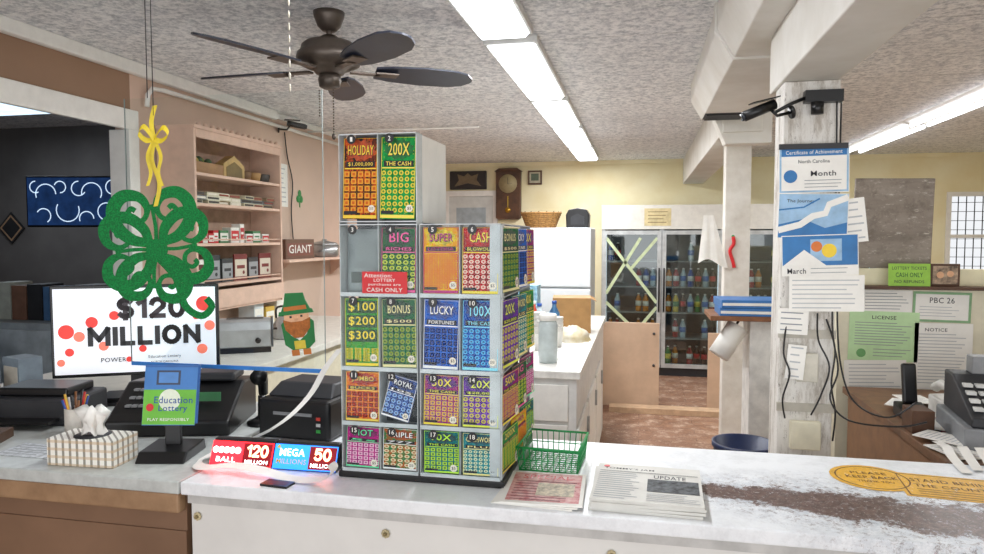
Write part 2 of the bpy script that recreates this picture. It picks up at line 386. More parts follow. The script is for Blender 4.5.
# ============================================================ COUNTERS
WC=mat('#e2e1dd',.45,var=.04,scale=4)
B().box(-1.195,2.3,1.62,2.22,.915,.95,CTR).obj('counter_worktop',label='long white laminate countertop worn brown near one end',cat='countertop',bevel=.004)
t=thing('counter_cabinet','long white painted service counter base with small flower knobs','counter',(0,1.9,0))
B().box(-1.19,2.28,-.24,.3,0,.9145,WC).obj('body',t)
b=B()
b.box(-1.19,2.28,-.256,-.24,.885,.9145,mat('#c4c3c0',.5)); b.box(-1.19,2.28,-.25,-.24,.04,.12,WC); b.obj('rail',t)
for x in (-1.17,-.63,-.06,.51,1.08):
    b=B(); 
    for k in range(8):
        a=k*pi/4; b.sphere((x+.0075*math.cos(a),-.245,.845+.0075*math.sin(a)),.0045,mat('#c2b48e',.4),8,5,(1,.8,1))
    b.sphere((x,-.25,.845),.005,mat('#8a7a52',.4),8,5); b.obj('knob',t)
BRC=mat('#85664f',.55,var=.1,scale=2.5,col2='#735742')
t=thing('counter_cabinet','brown painted wooden counter base with wooden lip','counter',(-2.0,1.9,0))
b=B().box(-.795,.795,-.24,.6,0,.9145,BRC); b.box(-.795,.795,-.245,-.24,0,.80,BRC); b.obj('body',t)
B().box(-.795,.795,-.275,-.24,.86,.9145,mat('#a38262',.5,col2='#8c6d50')).obj('rail',t,bevel=.006)
B().box(-2.795,-1.2,1.62,2.5,.915,.95,mat('#c3c7c4',.3,var=.1,scale=30)).obj('counter_worktop',label='grey speckled countertop over the brown cabinet',cat='countertop',bevel=.004)
t=thing('side_counter','pale counter running along the pink wall','counter',(-2.35,3.9,0))
B().box(-.44,.42,-1.38,1.5,0,.91,CREAM).obj('body',t)
B().box(-.445,.45,-1.39,1.52,.9105,.95,mat('#e3e0d6',.35,var=.06)).obj('worktop',t,bevel=.004)
t=thing('back_counter','white painted cabinet counter behind the service area','counter',(-.8,4.6,0))
B().box(-.5,.5,-1.2,1.3,0,.91,mat('#e2e1de',.5,var=.06)).obj('body',t)
B().box(-.52,.52,-1.22,1.3,.9105,.95,mat('#efede7',.35)).obj('worktop',t,bevel=.004)
for y in (-.9,-.2,.5):
    d=B().box(.501,.515,y-.3,y+.3,.08,.66,WHITE).obj('door',t,bevel=.003)
    B().box(.516,.53,y+.2,y+.22,.5,.6,SILVER).obj('handle',d)
for x in (-.24,.24):
    d=B().box(x-.22,x+.22,-1.215,-1.201,.70,.88,WHITE).obj('drawer',t,bevel=.003)
    B().box(x-.05,x+.05,-1.235,-1.2155,.785,.795,SILVER).obj('handle',d)
    d=B().box(x-.22,x+.22,-1.215,-1.201,.08,.68,WHITE).obj('door',t,bevel=.003)

# ============================================================ COLUMNS
COLM=mat('#e6e3dc',.65,var=.1,scale=7,col2='#cdc7bc')
def m_post():
    m,nt,bs=newmat('scuffed_post_paint'); v=tcoord(nt)
    mp=nt.nodes.new('ShaderNodeMapping'); mp.inputs['Scale'].default_value=(3,3,.6); nt.links.new(v,mp.inputs[0])
    c=mixc(nt,ramp(nt,noise(nt,mp.outputs[0],8,8,.8),.48,.62),lin('#e3e0da'),lin('#b5ada2'))
    c=mixc(nt,ramp(nt,noise(nt,mp.outputs[0],22,9,.9),.58,.62),c,lin('#5e4c40'))
    nt.links.new(c,bs.inputs['Base Color']); bs.inputs['Roughness'].default_value=.7; bumpn(nt,bs,noise(nt,v,40,6),.3,.006); return m
t=thing('support_column','white painted wooden post with worn scuffed paint','column',(.57,2.68,0))
B().box(-.09,.09,-.07,.09,0,2.139,m_post()).obj('post',t,bevel=.004)
b=B().box(-.094,.094,-.078,-.0701,1.25,1.28,mat('#bdb7aa',.5)); b.obj('band',t)
b=B().box(-.094,.094,-.078,-.0701,.99,1.02,mat('#bdb7aa',.5)); b.obj('band',t)
B().box(-.05,.05,-.1,-.071,.86,.96,CREAM).obj('outlet_box',t,bevel=.004)
B().box(-.035,.035,-.1,-.0785,1.1,1.2,mat('#cfcabc',.5)).obj('junction_box',t,bevel=.003)
t=thing('support_column','white square post standing near the coolers','column',(.665,5.28,0))
B().box(-.085,.085,-.08,.08,0,2.269,COLM).obj('post',t,bevel=.004)

# ============================================================ SHELF UNIT ON LEFT WALL
PK=mat('#e0bca8',.6,var=.06)
t=thing('wall_shelf_unit','pinkish beige open wooden shelf unit with scalloped rail','shelf',(-2.795,4.155,1.15))
B().box(0,.012,-.5,.5,0,1.11,mat('#b08f7c',.7)).obj('back_panel',t)
for y in (-.505,.485): B().box(0,.25,y,y+.02,0,1.11,PK).obj('side_panel',t,bevel=.002)
for z in (.0,.15,.40,.64,.82): B().box(.0125,.245,-.484,.484,z,z+.018,PK).obj('shelf_board',t,bevel=.002)
b=B().box(.0,.26,-.51,.51,1.09,1.11,PK)
b.box(.235,.25,-.484,.484,1.04,1.09,PK)
for i in range(14): b.sphere((.243,-.45+i*.069,1.118),.016,PK,8,5)
b.obj('top_rail',t)
b=B(); b.box(.246,.258,-.5,.5,.018,.13,PK); b.obj('lower_fascia',t)
for z in (.19,.44): B().cyl((.24,-.484,z),(.24,.484,z),.005,PK,n=8).obj('guard_rail',t)
def pack(name,label,cat,x,y,z,w,d,h,c,c2,txt=None,rz=0,group=None,tc=None):
    """carton: w along Y, d along X, base at z; printed side faces +X"""
    t=B().box(-d/2,d/2,-w/2,w/2,0,h,mat(c,.5,var=.08))
    M=Matrix.Translation((d/2+.0012,0,h/2))@Matrix.Rotation(pi/2,4,'Z')
    it=[('r',-w*.45,-h*.35,w*.45,h*.3,mat(c2,.5,var=.04)),('r',-w*.3,-h*.05,w*.3,h*.08,mat(c,.5,var=.08)),('c',w*.2,-h*.2,min(w,h)*.09,mat(c,.5,var=.08))]
    if txt: it=[it[0],('t',txt,0,0,w*.8,h*.42,tc or WHITE)]
    t.flat(w*.96,h*.94,mat(c,.5,var=.08),it,.001,M)
    return t.obj(name,None,(x,y,z),(0,0,rz),label,cat,group)
zs=[1.168,1.318,1.568,1.808,1.988]
t=thing('wooden_crate','small wooden crate holding green goods','crate',(-2.66,3.87,zs[4]))
b=B(); WDC=mat('#a67c52',.6)
b.box(-.07,.07,-.14,.14,0,.01,WDC)
for q in ((-.07,-.062,-.14,.14),(.062,.07,-.14,.14),(-.062,.062,-.14,-.132),(-.062,.062,.132,.14)): b.box(*q,.01,.07,WDC)
b.obj('crate_body',t)
b=B()
for i in range(12): b.sphere((random.uniform(-.04,.04),random.uniform(-.11,.11),.06+random.uniform(0,.03)),.024,mat(random.choice(['#3d5a37','#7a8a3a','#b9a24a']),.6),8,6)
b.obj('goods',t)
b=B().prism([(-.12,0),(.12,0),(.12,.09),(0,.15),(-.12,.09)],-.03,.03,mat('#c9a86a',.6)); b.prism([(-.09,.01),(.09,.01),(.09,.07),(0,.11),(-.09,.07)],-.033,-.0301,mat('#7f6a3a',.6)); b.obj('house_shaped_box',None,(-2.65,4.18,zs[4]),(0,0,pi/2),'house-shaped cardboard display box on the upper shelf','box')
for i in range(3):
    B().lathe([(.035,0),(.05,.01),(.06,.06),(.055,.065)],mat(['#7b5b3c','#b98f57','#4c4a48'][i],.6),n=14).obj('snack_bowl',None,(-2.67,4.36+i*.12,zs[4]),label='small round container of goods on the upper shelf',cat='bowl',group='upper shelf bowls')
for i in range(7):
    for k in range(3):
        w=.12+.015*(k%2); B().box(-.09,.07,-w/2,w/2,0,.024,mat(random.choice(['#6a5646','#9b8365','#d6cdb0','#7a7d7f','#b39a73','#e4ddc8']),.7)).box(.0701,.072,-w/2+.01,w/2-.01,.006,.018,mat(random.choice(['#3a3430','#f0e8d8','#8a3a2a']),.6)).obj('paper_bundle',None,(-2.66+random.uniform(-.01,.02),3.74+i*.135,zs[3]+k*.0245),(0,0,random.uniform(-.06,.06)),label='flat bundle of brown paper goods stacked on shelf',cat='paper bundle',group='paper bundles on shelf')
yy_=3.71
for i in range(11):
    c,c2=random.choice([('#c8202a','#f3f0ea'),('#e9e6df','#c8202a'),('#3c7c4a','#e9e6df'),('#f3f0ea','#b9202a'),('#2c4f8c','#e9e6df')])
    w_=random.choice([.055,.075,.1]); 
    if yy_+w_>4.63: break
    pack('cigarette_pack','small coloured carton standing on the middle shelf','carton',-2.63+random.uniform(-.02,.01),yy_+w_/2,zs[2],w_,.06,random.choice([.06,.08,.1,.125]),c,c2,rz=random.uniform(-.08,.08),group='cartons on middle shelf'); yy_+=w_+.012
for i in range(6):
    c,c2=random.choice([('#e8e4dc','#5a2320'),('#7a2a28','#d8cdbb'),('#33343a','#9c9ea2'),('#d9d6cc','#3c506b')])
    pack('magazine','glossy magazine standing upright on the lower shelf','magazine',-2.62,3.76+i*.155,zs[1],.14,.01,.15+.025*(i%2),c,c2,rz=rad(4*(-1)**i),group='magazines on lower shelf')
for i in range(9):
    pack('snack_box','small box stored on the bottom shelf','box',-2.66,3.73+i*.1,zs[0],.07,.06,.06+.04*random.random(),random.choice(['#b54530','#e0d8c8','#45617e','#d6b04a']),'#efe9dc',group='boxes on bottom shelf')

# ============================================================ LEFT WALL EXTRAS
def sec_cam(loc,rot,label,s=1):
    t=thing('security_camera',label,'security camera',loc,rot); t.scale=(s,s,s)
    B().cyl((0,0,0),(.14,0,-.02),.022,BLACK,n=16).obj('camera_body',t)
    B().cyl((.14,0,-.02),(.152,0,-.0217),.017,mat('#30343a',.1),n=16).obj('lens',t)
    b=B().box(-.02,.1,-.026,.026,.023,.028,BLACK); b.obj('sun_shield',t)
    b=B().tube([(.02,0,-.02),(.0,0,-.05),(-.06,0,-.05)],.007,BLACK); b.cyl((-.06,0,-.05),(-.068,0,-.05),.028,BLACK); b.obj('bracket',t)
    return t
sec_cam((-2.73,5.1,2.50),(0,0,rad(35)),'small black bullet camera mounted on the pink wall')
sec_cam((.44,2.56,2.055),(0,rad(14),rad(195)),'black bullet security camera fixed beside the white post',.8)
b=B()
for k in range(3):
    a=pi/2+k*2*pi/3; b.sphere((0,.032*math.cos(a),.032*math.sin(a)),.03,GREEN,10,6,(.1,1,1))
b.box(-.002,.002,-.005,.005,-.085,-.01,GREEN); b.obj('clover_sticker',None,(-2.796,5.42,1.94),label='small green paper clover stuck on the wall',cat='decoration')
B().flat(.2,.34,PAPER,[('L',-.08,.08,.13,-.13,8,LLINE)]).obj('wall_notice',None,(-2.797,5.12,2.02),(0,0,pi/2),'white printed notice taped on the wall','paper')
t=thing('wall_shelf','narrow wooden wall shelf','shelf',(-2.795,5.5,1.42))
B().box(0,.28,-.8,.7,0,.02,PK).obj('shelf_board',t); 
for y in (-.6,.5): B().prism([(0,-.15),(0,-.0005),(.2,-.0005)],y-.01,y+.01,PK,Matrix.Identity(4)).obj('bracket',t)
B().tube(smooth([(-2.78,5.15,2.44),(-2.785,5.2,2.25),(-2.785,5.28,2.05),(-2.785,5.25,1.8),(-2.785,5.3,1.4405)]),.005,BLACK,6).obj('hanging_cable',label='black cable hanging down the pink wall',cat='cable')
pack('carton','brown carton with cream GIANT lettering on wall shelf','box',-2.64,5.0,1.4405,.46,.12,.15,'#6b4a3a','#7d4438','GIANT',tc=WHITE)
t=thing('cooking_pot','round steel pot on wall shelf','pot',(-2.64,5.55,1.4405))
B().lathe([(.1,0),(.115,.01),(.12,.1),(.115,.1),(.11,.02)],SILVER).obj('pot_body',t); B().lathe([(.12,.101),(.1,.12),(.02,.135),(.02,.15)],SILVER).obj('lid',t)
for i,(c,h,y) in enumerate((('#cfd6da',.2,4.4),('#d9b24a',.16,4.55),('#e8e4da',.24,4.7),('#4d7f9a',.14,4.85),('#7b4a36',.18,5.02))):
    pack('box','assorted carton standing on the side counter','box',-2.65,y,.95,.12,.12,h,c,'#f0ece2',group='cartons on side counter')
CHR=mat('#c9cccf',.3,.45,var=.1,scale=8)
t=thing('toaster','silver two-slice toaster with dark base','toaster',(-2.22,3.62,.95),(0,0,rad(30)))
b=B().prismx([(-.08,.03),(.08,.03),(.085,.13),(.065,.175),(.03,.19),(-.03,.19),(-.065,.175),(-.085,.13)],-.14,.14,CHR); b.obj('body',t,bevel=.006)
for s_ in (-1,1): B().prismx([(-.083,.03),(.083,.03),(.088,.13),(.068,.18),(.03,.195),(-.03,.195),(-.068,.18),(-.088,.13)],s_*.147-.006,s_*.147+.006,mat('#5d6165',.4)).obj('end_cap',t,bevel=.003)
B().box(-.14,.14,-.082,.082,.0,.0295,BLACK).obj('base',t)
B().box(-.1,.1,-.035,-.015,.1905,.192,BLACK).obj('slot',t); B().box(-.1,.1,.015,.035,.1905,.192,BLACK).obj('slot',t)
B().box(.154,.175,-.02,.02,.12,.13,BLACK).obj('lever',t)
B().cyl((.07,-.086,.07),(.07,-.096,.07),.016,BLACK,n=14).obj('dial',t)
t=thing('kettle','round steel kettle on the side counter','kettle',(-2.25,4.15,.95))
B().lathe([(.08,0),(.09,.01),(.085,.09),(.05,.14),(.045,.145)],CHR).obj('kettle_body',t); B().lathe([(.045,.146),(.02,.16),(.012,.18)],BLACK,n=16).obj('lid',t)
B().tube(smooth([(-.07,0,.13),(-.06,0,.2),(.06,0,.2),(.07,0,.13)]),.007,BLACK).obj('handle',t)

# ============================================================ SIDE ROOM THINGS
def tv(name,label,w,h,loc,rot,items,base,stand=True):
    t=thing(name,label,'television',loc,rot)
    b=B(); b.box(-w/2-.012,w/2+.012,0,.03,-h/2-.014,h/2+.012,BLACK); b.box(-w*.3,w*.3,.03,.06,-h*.3,h*.3,BLACK); b.obj('housing',t,bevel=.003)
    B().flat(w,h,base,items,.0005,Matrix.Translation((0,-.0065,0))).obj('screen',t)
    if stand: B().box(-.03,.03,.01,.03,-h/2-.09,-h/2-.0141,BLACK).box(-.13,.13,-.06,.09,-h/2-.105,-h/2-.0901,BLACK).obj('stand',t)
    return t
SCB=mat('#1f3c6c',.4,var=.2,emit=.45); SCL=mat('#cfe6ff',.4,var=0,emit=.9)
cur=[]
for (cx,cz,r,a0,a1) in ((-.2,.05,.07,0,200),(-.05,-.06,.08,150,380),(.12,.06,.07,-30,190),(.22,-.07,.06,60,300),(-.22,-.1,.05,-60,150),(.03,.09,.05,90,330),(.27,.1,.05,100,280),(.08,-.12,.05,0,200),(-.27,.1,.04,90,300),(-.1,.1,.04,-90,160)):
    cur.append(('s',[(cx+r*math.cos(rad(a0+(a1-a0)*i/14)),cz+r*math.sin(rad(a0+(a1-a0)*i/14))) for i in range(15)],.007,SCL))
tv('television','wall television showing blue picture with pale curved lines',.66,.33,(-3.87,4.2,1.855),(0,0,rad(12)),cur,SCB,False)
B().box(-.03,.03,0,.98,-.03,.03,BLACK).box(-.1,.1,.96,.98,-.1,.1,BLACK).obj('tv_bracket',None,(-3.91,4.30,1.87),label='black wall arm holding the television',cat='bracket')
t=thing('ceiling_light_panel','bluish fluorescent panel in the dark side room','ceiling light',(-4.6,4.4,H)); B().box(-.6,.6,-.15,.15,-.04,0,mat('#b9d4ea',.5,emit=2.0)).obj('diffuser',t)
b=B().flat(.2,.2,mat('#2a2a2c',.5),[('p',[(-.085,-.085),(.085,-.085),(.085,.085),(-.085,.085)],mat('#a8876a',.5)),('r',-.07,-.07,.07,.07,mat('#2a2a2c',.5))],.01); b.obj('diamond_sign',None,(-5.55,5.28,1.69),(0,rad(45),0),'small dark diamond-shaped sign on the dark wall','sign')
t=thing('storage_cabinet','grey metal cabinet in the side room','cabinet',(-3.5,3.6,0)); B().box(-.35,.35,-.3,.3,0,1.12,mat('#8f979c',.5)).obj('body',t,bevel=.005)
B().box(-.34,.34,-.312,-.3005,.1,1.08,mat('#a9b2b8',.5)).obj('door',t)
for i in range(7):
    w=.1; B().box(-w/2,w/2,-.08,.08,0,.1+.12*random.random(),mat(random.choice(['#3d5f86','#b8bcc0','#222327','#6f5040','#9fa39a']),.6)).obj('storage_box',None,(-3.78+i*.11,3.5,1.121),label='assorted small box on top of cabinet',cat='box',group='boxes on grey cabinet')
t=thing('display_freezer','pale chest freezer in the side room','freezer',(-3.75,2.7,0)); B().box(-.5,.4,-.4,.4,0,.98,mat('#b4c0c8',.4)).obj('body',t,bevel=.02); B().box(-.49,.39,-.39,.39,.9805,1.03,mat('#7f9cc0',.3)).obj('lid',t,bevel=.01)

# ============================================================ BIG TELEVISION
W1=mat('#eef1f6',.4,var=.0,emit=.5); RB=mat('#e8352b',.4,var=.1,emit=.5); RB2=mat('#f37a63',.4,var=.1,emit=.5); TXD=mat('#17151b',.4,var=0,emit=.02); TXG=mat('#33242c',.4,var=0,emit=.03)
it=[('p',[(.05,-.165),(.29,-.165),(.29,.05),(.2,.02)],mat('#dfe4ee',.4,var=0,emit=.45))]
for x,z,r,m in ((-.25,.0,.028,RB),(-.205,-.02,.02,RB2),(-.16,.035,.022,RB),(-.24,-.08,.016,RB),(-.12,-.06,.018,RB2),(.02,-.075,.014,RB),(.24,-.085,.02,RB2),(-.08,.06,.018,RB),(-.27,-.12,.014,RB2),(.25,.1,.03,RB),(.27,.01,.02,RB2),(.22,.05,.014,RB)): it.append(('c',x,z,r,m))
it+=block('$120',.055,.088,.25,.085,.019,TXG)+[('c',.0,-.5,.0001,TXD)]+block('MILLION',.03,-.022,.41,.078,.019,TXD)
it+=[('t','POWER',-.085,-.115,.09,.018,TXD),('c',-.03,-.115,.011,RB),('t','Education Lottery',.10,-.11,.12,.016,TXD),('t','NORTH CAROLINA',.10,-.13,.1,.009,TXD)]
it=[q for q in it if not (q[0]=='c' and q[2]==-.5)]
tv('television','black flat-screen television showing a lottery jackpot slide',.585,.335,(-1.96,2.42,1.235),(0,0,rad(28)),it,W1)
B().box(-.2,.2,-.08,.11,0,.012,BLACK).obj('television_riser',None,(-1.96,2.42,.95),(0,0,rad(28)),'flat black riser under the television',cat='stand')

# ============================================================ EQUIPMENT ON LEFT COUNTER
t=thing('lottery_terminal','black lottery sales terminal with printer lid','terminal',(-1.55,2.14,.95),(0,0,rad(15)))
B().prismx([(-.16,0),(.16,0),(.16,.14),(.02,.15),(-.12,.07),(-.16,.05)],-.2,.2,BLACK).obj('body',t,bevel=.008)
b=B(); 
for i in range(8):
    for j in range(3):
        x=-.16+i*.022; y=-.10+j*.035; z=.085+.57*(y+.10)
        b.box(x,x+.016,y,y+.022,z,z+.007,GREY)
b.obj('keypad',t)
B().box(.02,.17,-.0,.12,.15,.18,DKGREY).obj('printer_lid',t,bevel=.008)
B().box(.05,.15,-.085,-.08,.1,.13,mat('#2b6f3f',.4,emit=.15)).obj('status_screen',t)
t=thing('receipt_printer','black boxy receipt printer beside the terminal','printer',(-1.08,2.16,.95),(0,0,rad(-4)))
B().box(-.13,.13,-.12,.12,0,.13,BLACK).obj('body',t,bevel=.012)
B().frustum((-.12,.12,-.08,.11),(-.1,.1,-.03,.1),.1305,.17,DKGREY).obj('cover',t,bevel=.006)
B().box(-.07,.07,-.1235,-.1205,.08,.09,GREY).obj('paper_slot',t)
for i in range(3): B().box(.085,.1,-.1235,-.1205,.03+.02*i,.04+.02*i,mat(['#39b54a','#d9d9d9','#c83a2a'][i],.4)).obj('button',t)
t=thing('barcode_scanner','black handheld barcode scanner in a cradle','scanner',(-1.29,2.2,.95),(0,0,rad(20)))
B().lathe([(.05,0),(.052,.01),(.03,.02),(.015,.03),(.013,.1)],BLACK).obj('cradle',t)
B().tube([(0,.03,.10),(0,.02,.15),(0,-.03,.18),(0,-.06,.175)],.02,BLACK,12,rs=[.016,.018,.026,.028]).obj('scanner_head',t)
t=thing('printer','low black printer beside the television','printer',(-2.08,2.1,.95),(0,0,rad(10)))
B().box(-.2,.14,-.1,.14,0,.09,DKGREY).obj('body',t,bevel=.01)
B().box(-.17,.11,-.16,-.1005,.02,.03,BLACK).obj('tray',t)
B().box(-.15,.1,-.04,.12,.0905,.12,BLACK).obj('lid',t,bevel=.006)
b=B(); 
for i in range(4): b.box(-.11,.11,-.07,.07,.004*i,.004*i+.003,PAPER)
b.obj('loose_papers',None,(-2.42,1.80,.95),(0,0,.3),'small stack of loose papers','papers')
for k,(x,y,r) in enumerate(((-2.5,2.2,.2),(-2.45,2.36,-.3),(-2.05,1.83,.4),(-2.22,1.84,-.2))):
    hh=[.12,.17,.03,.05][k]
    B().box(-.06,.06,-.045,.045,0,hh,mat(['#6f5a4b','#8c9aa6','#5a4232','#a08a6a'][k],.6)).box(-.05,.05,-.0465,-.0455,hh*.2,hh*.8,mat('#ddd6c8',.6)).obj('small_box',None,(x,y,.95),(0,0,r),'small box among clutter on counter','box')
B().flat(.2,.12,mat('#d9dde2',.6,var=.25,scale=60),[('L',-.08,.08,.04,-.04,5,LINE)],.002).obj('paper_pad',None,(-1.80,1.77,.9525),LIE,'speckled paper pad lying on the counter','paper pad')
t=thing('pencil_cup','pale mug crammed with pens and pencils','pencil cup',(-1.84,1.97,.95))
B().lathe([(.03,0),(.034,.003),(.034,.085),(.031,.085),(.03,.01),(.001,.01)],mat('#d9d2c8',.4),n=20).obj('cup',t)
for i in range(11):
    a=i*2*pi/11; x=.02*math.cos(a);y=.02*math.sin(a);l=.11+.03*random.random()
    B().cyl((x*.5,y*.5,.012),(x*1.9,y*1.9,l),.0038,mat(['#c8342c','#2c4f9c','#e2b13c','#1b1b1d','#8a5a35','#dcdcdc'][i%6],.5),n=7).obj('pencil',t)
def m_tis():
    m,nt,bs=newmat('plaid_box'); v=tcoord(nt); s=nt.nodes.new('ShaderNodeSeparateXYZ'); nt.links.new(v,s.inputs[0])
    fx=mth(nt,'FRACT',mth(nt,'MULTIPLY',mth(nt,'ADD',s.outputs[0],s.outputs[1]),45)); fz=mth(nt,'FRACT',mth(nt,'MULTIPLY',s.outputs[2],45))
    c=mixc(nt,mth(nt,'LESS_THAN',fx,.35),lin('#f4f1e9'),lin('#98948a')); c=mixc(nt,mth(nt,'MULTIPLY',mth(nt,'LESS_THAN',fz,.35),.5),c,lin('#c9a878'))
    nt.links.new(c,bs.inputs['Base Color']); return m
t=thing('tissue_box','plaid patterned tissue box with a tissue pulled up','tissue box',(-1.555,1.725,.95),(0,0,rad(3)))
B().box(-.105,.105,-.055,.055,0,.078,m_tis()).obj('carton',t,bevel=.002)
B().lathe([(.05,.0),(.05,.001)],DKGREY,(0,0,.0782),16).obj('opening',t)
b=B(); vs=[];fs=[]
n=22
for j,(r,z) in enumerate(((.03,.079),(.022,.1),(.03,.12),(.042,.14),(.02,.155))):
    for i in range(n):
        a=2*pi*i/n; rr=r*(1+.35*math.sin(a*5+j)+.1*math.sin(3*a)); vs.append((rr*1.1*math.cos(a),rr*.6*math.sin(a),z+.012*math.sin(a*3+j*1.3)))
for j in range(4):
    for i in range(n): fs.append((j*n+i,j*n+(i+1)%n,(j+1)*n+(i+1)%n,(j+1)*n+i))
fs.append(tuple(4*n+i for i in range(n)))
b.add(vs,fs,WHITE,True); b.obj('tissue',t)
t=thing('customer_display','black stand with blue screen and green lottery placard','display',(-1.365,1.815,.95),(0,0,rad(12))); t.scale=(.95,.9,.95)
b=B().prismx([(-.09,0),(.09,0),(.08,.035),(-.06,.03)],-.075,.075,BLACK); b.box(-.025,.025,.01,.03,.03,.14,BLACK); b.obj('base',t,bevel=.004)
Mt=Matrix.Translation((0,0,.19))@Matrix.Rotation(rad(-12),4,'X')
B().box(-.085,.085,.002,.02,-.085,.10,mat('#2b62a8',.4),Mt).obj('housing',t,bevel=.003)
B().flat(.165,.18,mat('#3a7cc4',.4,var=.05),[('r',-.045,.035,.03,.08,mat('#1b2c4a',.3,emit=.2)),('r',-.038,.041,.023,.074,mat('#3f78b8',.3,emit=.3)),('r',-.082,-.088,.082,.02,mat('#6fc03a',.5,var=.08)),
   ('c',0,-.012,.034,mat('#e9f3df',.5)),('t','Education',.012,-.012,.12,.021,mat('#1d4f9c',.5)),('t','Lottery',.012,-.04,.09,.024,mat('#1d4f9c',.5)),('c',-.06,-.035,.012,RED),('t','PLAY RESPONSIBLY',0,-.072,.13,.009,WHITE)],.001,Mt).obj('placard',t)
def led(label,loc,rz,face,items):
    t=thing('jackpot_sign',label,'lit sign',loc,(0,0,rz))
    B().prismx([(-.03,0),(.05,0),(.045,.06),(.02,.073),(-.0,.073)],-.095,.095,mat('#1c1c20',.4)).obj('housing',t,bevel=.003)
    M=Matrix.Translation((0,-.0195,.036))@Matrix.Rotation(rad(-22.4),4,'X')
    B().flat(.189,.068,face,items,.001,M).obj('lit_face',t)
LR=mat((1.0,.012,.02),.4,var=0,emit=4.0); LB=mat((.02,.22,.95),.4,var=0,emit=2.0); LW=mat('#ffffff',.4,var=0,emit=3); LK=mat((.16,.0,.004),.4,var=0,emit=1.2); LD=mat((1,.35,.2),.4,var=0,emit=6)
its=[('r',.004,-.031,.092,.031,LK)]+block('120',.048,.01,.066,.034,.0065,LD)+[('t','MILLION',.048,-.02,.07,.011,LW)]
for k,ch in enumerate('POWER'): its+= [('c',-.082+k*.0175,.009,.0092,LW),('t',ch,-.082+k*.0175,.009,.009,.012,LR)]
its+=[('t','BALL',-.045,-.017,.06,.014,LW)]
led('red lit lottery jackpot sign reading 120 MILLION',(-1.105,1.79,.95),rad(1),LR,its)
its=[('r',.012,-.031,.092,.031,LK)]+block('50',.052,.01,.05,.034,.0065,LD)+[('t','MILLION',.052,-.02,.066,.011,LW),('t','MEGA',-.04,.012,.075,.02,LW),('t','MILLIONS',-.04,-.013,.09,.014,YEL),('c',-.082,.026,.005,YEL)]
led('blue lit lottery jackpot sign reading 50 MILLION',(-.913,1.797,.95),rad(1),LB,its)
pts=[(-.90,1.99,1.26),(-.945,1.98,1.2),(-.99,1.97,1.12),(-1.05,1.93,1.05),(-1.13,1.90,1.0),(-1.21,1.86,.975),(-1.235,1.80,.962),(-1.23,1.745,.958),(-1.18,1.71,.962),(-1.10,1.715,.972),(-1.0,1.70,.97),(-.92,1.69,.958),(-.85,1.685,.958),(-.80,1.68,.972),(-.785,1.69,.99),(-.80,1.70,1.0),(-.82,1.70,.985)]
sp=smooth(pts); b=B(); vs=[];fs=[]
for i,p in enumerate(sp):
    f=i/len(sp); w=Vector((.012,.0,.003)) if f<.22 else Vector((.009,.010,0)) if f<.4 else Vector((.004,.016,.003)); vs+=[p-w,p+w]
for i in range(len(sp)-1): fs.append((2*i,2*i+1,2*i+3,2*i+2))
b.add(vs,fs,PAPER,True); b.obj('receipt_strip',None,label='long curling strip of white receipt paper',cat='receipt paper')
B().flat(.08,.04,BLACK,[('r',-.03,-.012,.03,.012,mat('#5a2a2a',.5))],.006).obj('key_fob_wallet',None,(-.93,1.655,.956),(-pi/2,0,-.1),'flat black wallet lying on the counter','wallet')

# ============================================================ PLEXIGLASS + GNOME + SHAMROCK
PLX=glassmat('#fbfefe',.02,.02)
t=thing('plexiglass_shield','clear hanging plexiglass shield with blue tape on lower edge','shield',(-1.3,2.0,1.62))
B().box(-.345,.345,0,.004,-.43,.43,PLX).obj('clear_sheet',t)
B().box(-.345,.345,-.001,.005,-.44,-.428,mat('#2f7fd0',.5)).obj('blue_tape',t)
for x in (.345,-.3465): B().box(x,x+.0015,0,.004,-.43,.43,mat('#9aa6a4',.3)).obj('edge_strip',t)
b=B()
for k in range(14): b.sphere((.24,.002,.44+.037*k),.006,mat('#b9b3a4',.4),8,5,(.6,.6,2.2))
b.obj('hanging_chain',t)
B().cyl((-.26,.002,.43),(-.26,.002,.958),.0015,DKGREY,n=6).obj('hanging_cord',t)
GH=mat('#1f7a3c',.6,var=.1); OR=mat('#b0682c',.7,var=.2,scale=90); SK=mat('#e8b48c',.6)
b=B()
b.prism([(-.055,.03),(.055,.03),(.04,.065),(.035,.09),(-.03,.095),(-.04,.06)],-.004,0,GH)
b.prism([(-.042,.034),(.042,.034),(.04,.048),(-.041,.048)],-.0055,-.0041,mat('#c8742a',.5))
b.prism([(-.065,.02),(.065,.02),(.06,.034),(-.06,.034)],-.006,-.001,GH)
b.prism([(-.045,.02),(.045,.02),(.045,-.015),(.0,-.03),(-.045,-.015)],-.0045,-.001,SK)
b.prism([(-.05,.005),(-.02,-.005),(.02,-.005),(.05,.005),(.045,-.03),(.015,-.06),(-.015,-.06),(-.045,-.03)],-.005,-.0012,OR)
b.prism([(-.06,-.01),(-.05,.0),(-.03,-.05),(-.0,-.07),(.03,-.05),(.05,0),(.06,-.01),(.055,-.08),(.03,-.1),(-.03,-.1),(-.055,-.08)],-.003,-.0005,GH)
b.prism([(-.02,-.07),(.02,-.07),(.02,-.098),(-.02,-.098)],-.0045,-.0031,mat('#d9c23a',.5))
b.sphere((0,-.006,.007),.009,SK,10,6,(1,.4,.8)); b.box(-.035,-.008,-.003,0,-.12,-.1,mat('#c8742a',.5)); b.box(.008,.035,-.003,0,-.12,-.1,mat('#c8742a',.5))
for sx in (-1,1): b.box(sx*.02-.004,sx*.02+.004,-.0052,-.0046,.009,.016,BLACK)
o=b.obj('leprechaun_decoration',None,(-1.045,1.997,1.345),(0,rad(-8),0),'flat green and orange gnome decoration stuck to the plexiglass','decoration')
o.scale=(.92,1,.92)
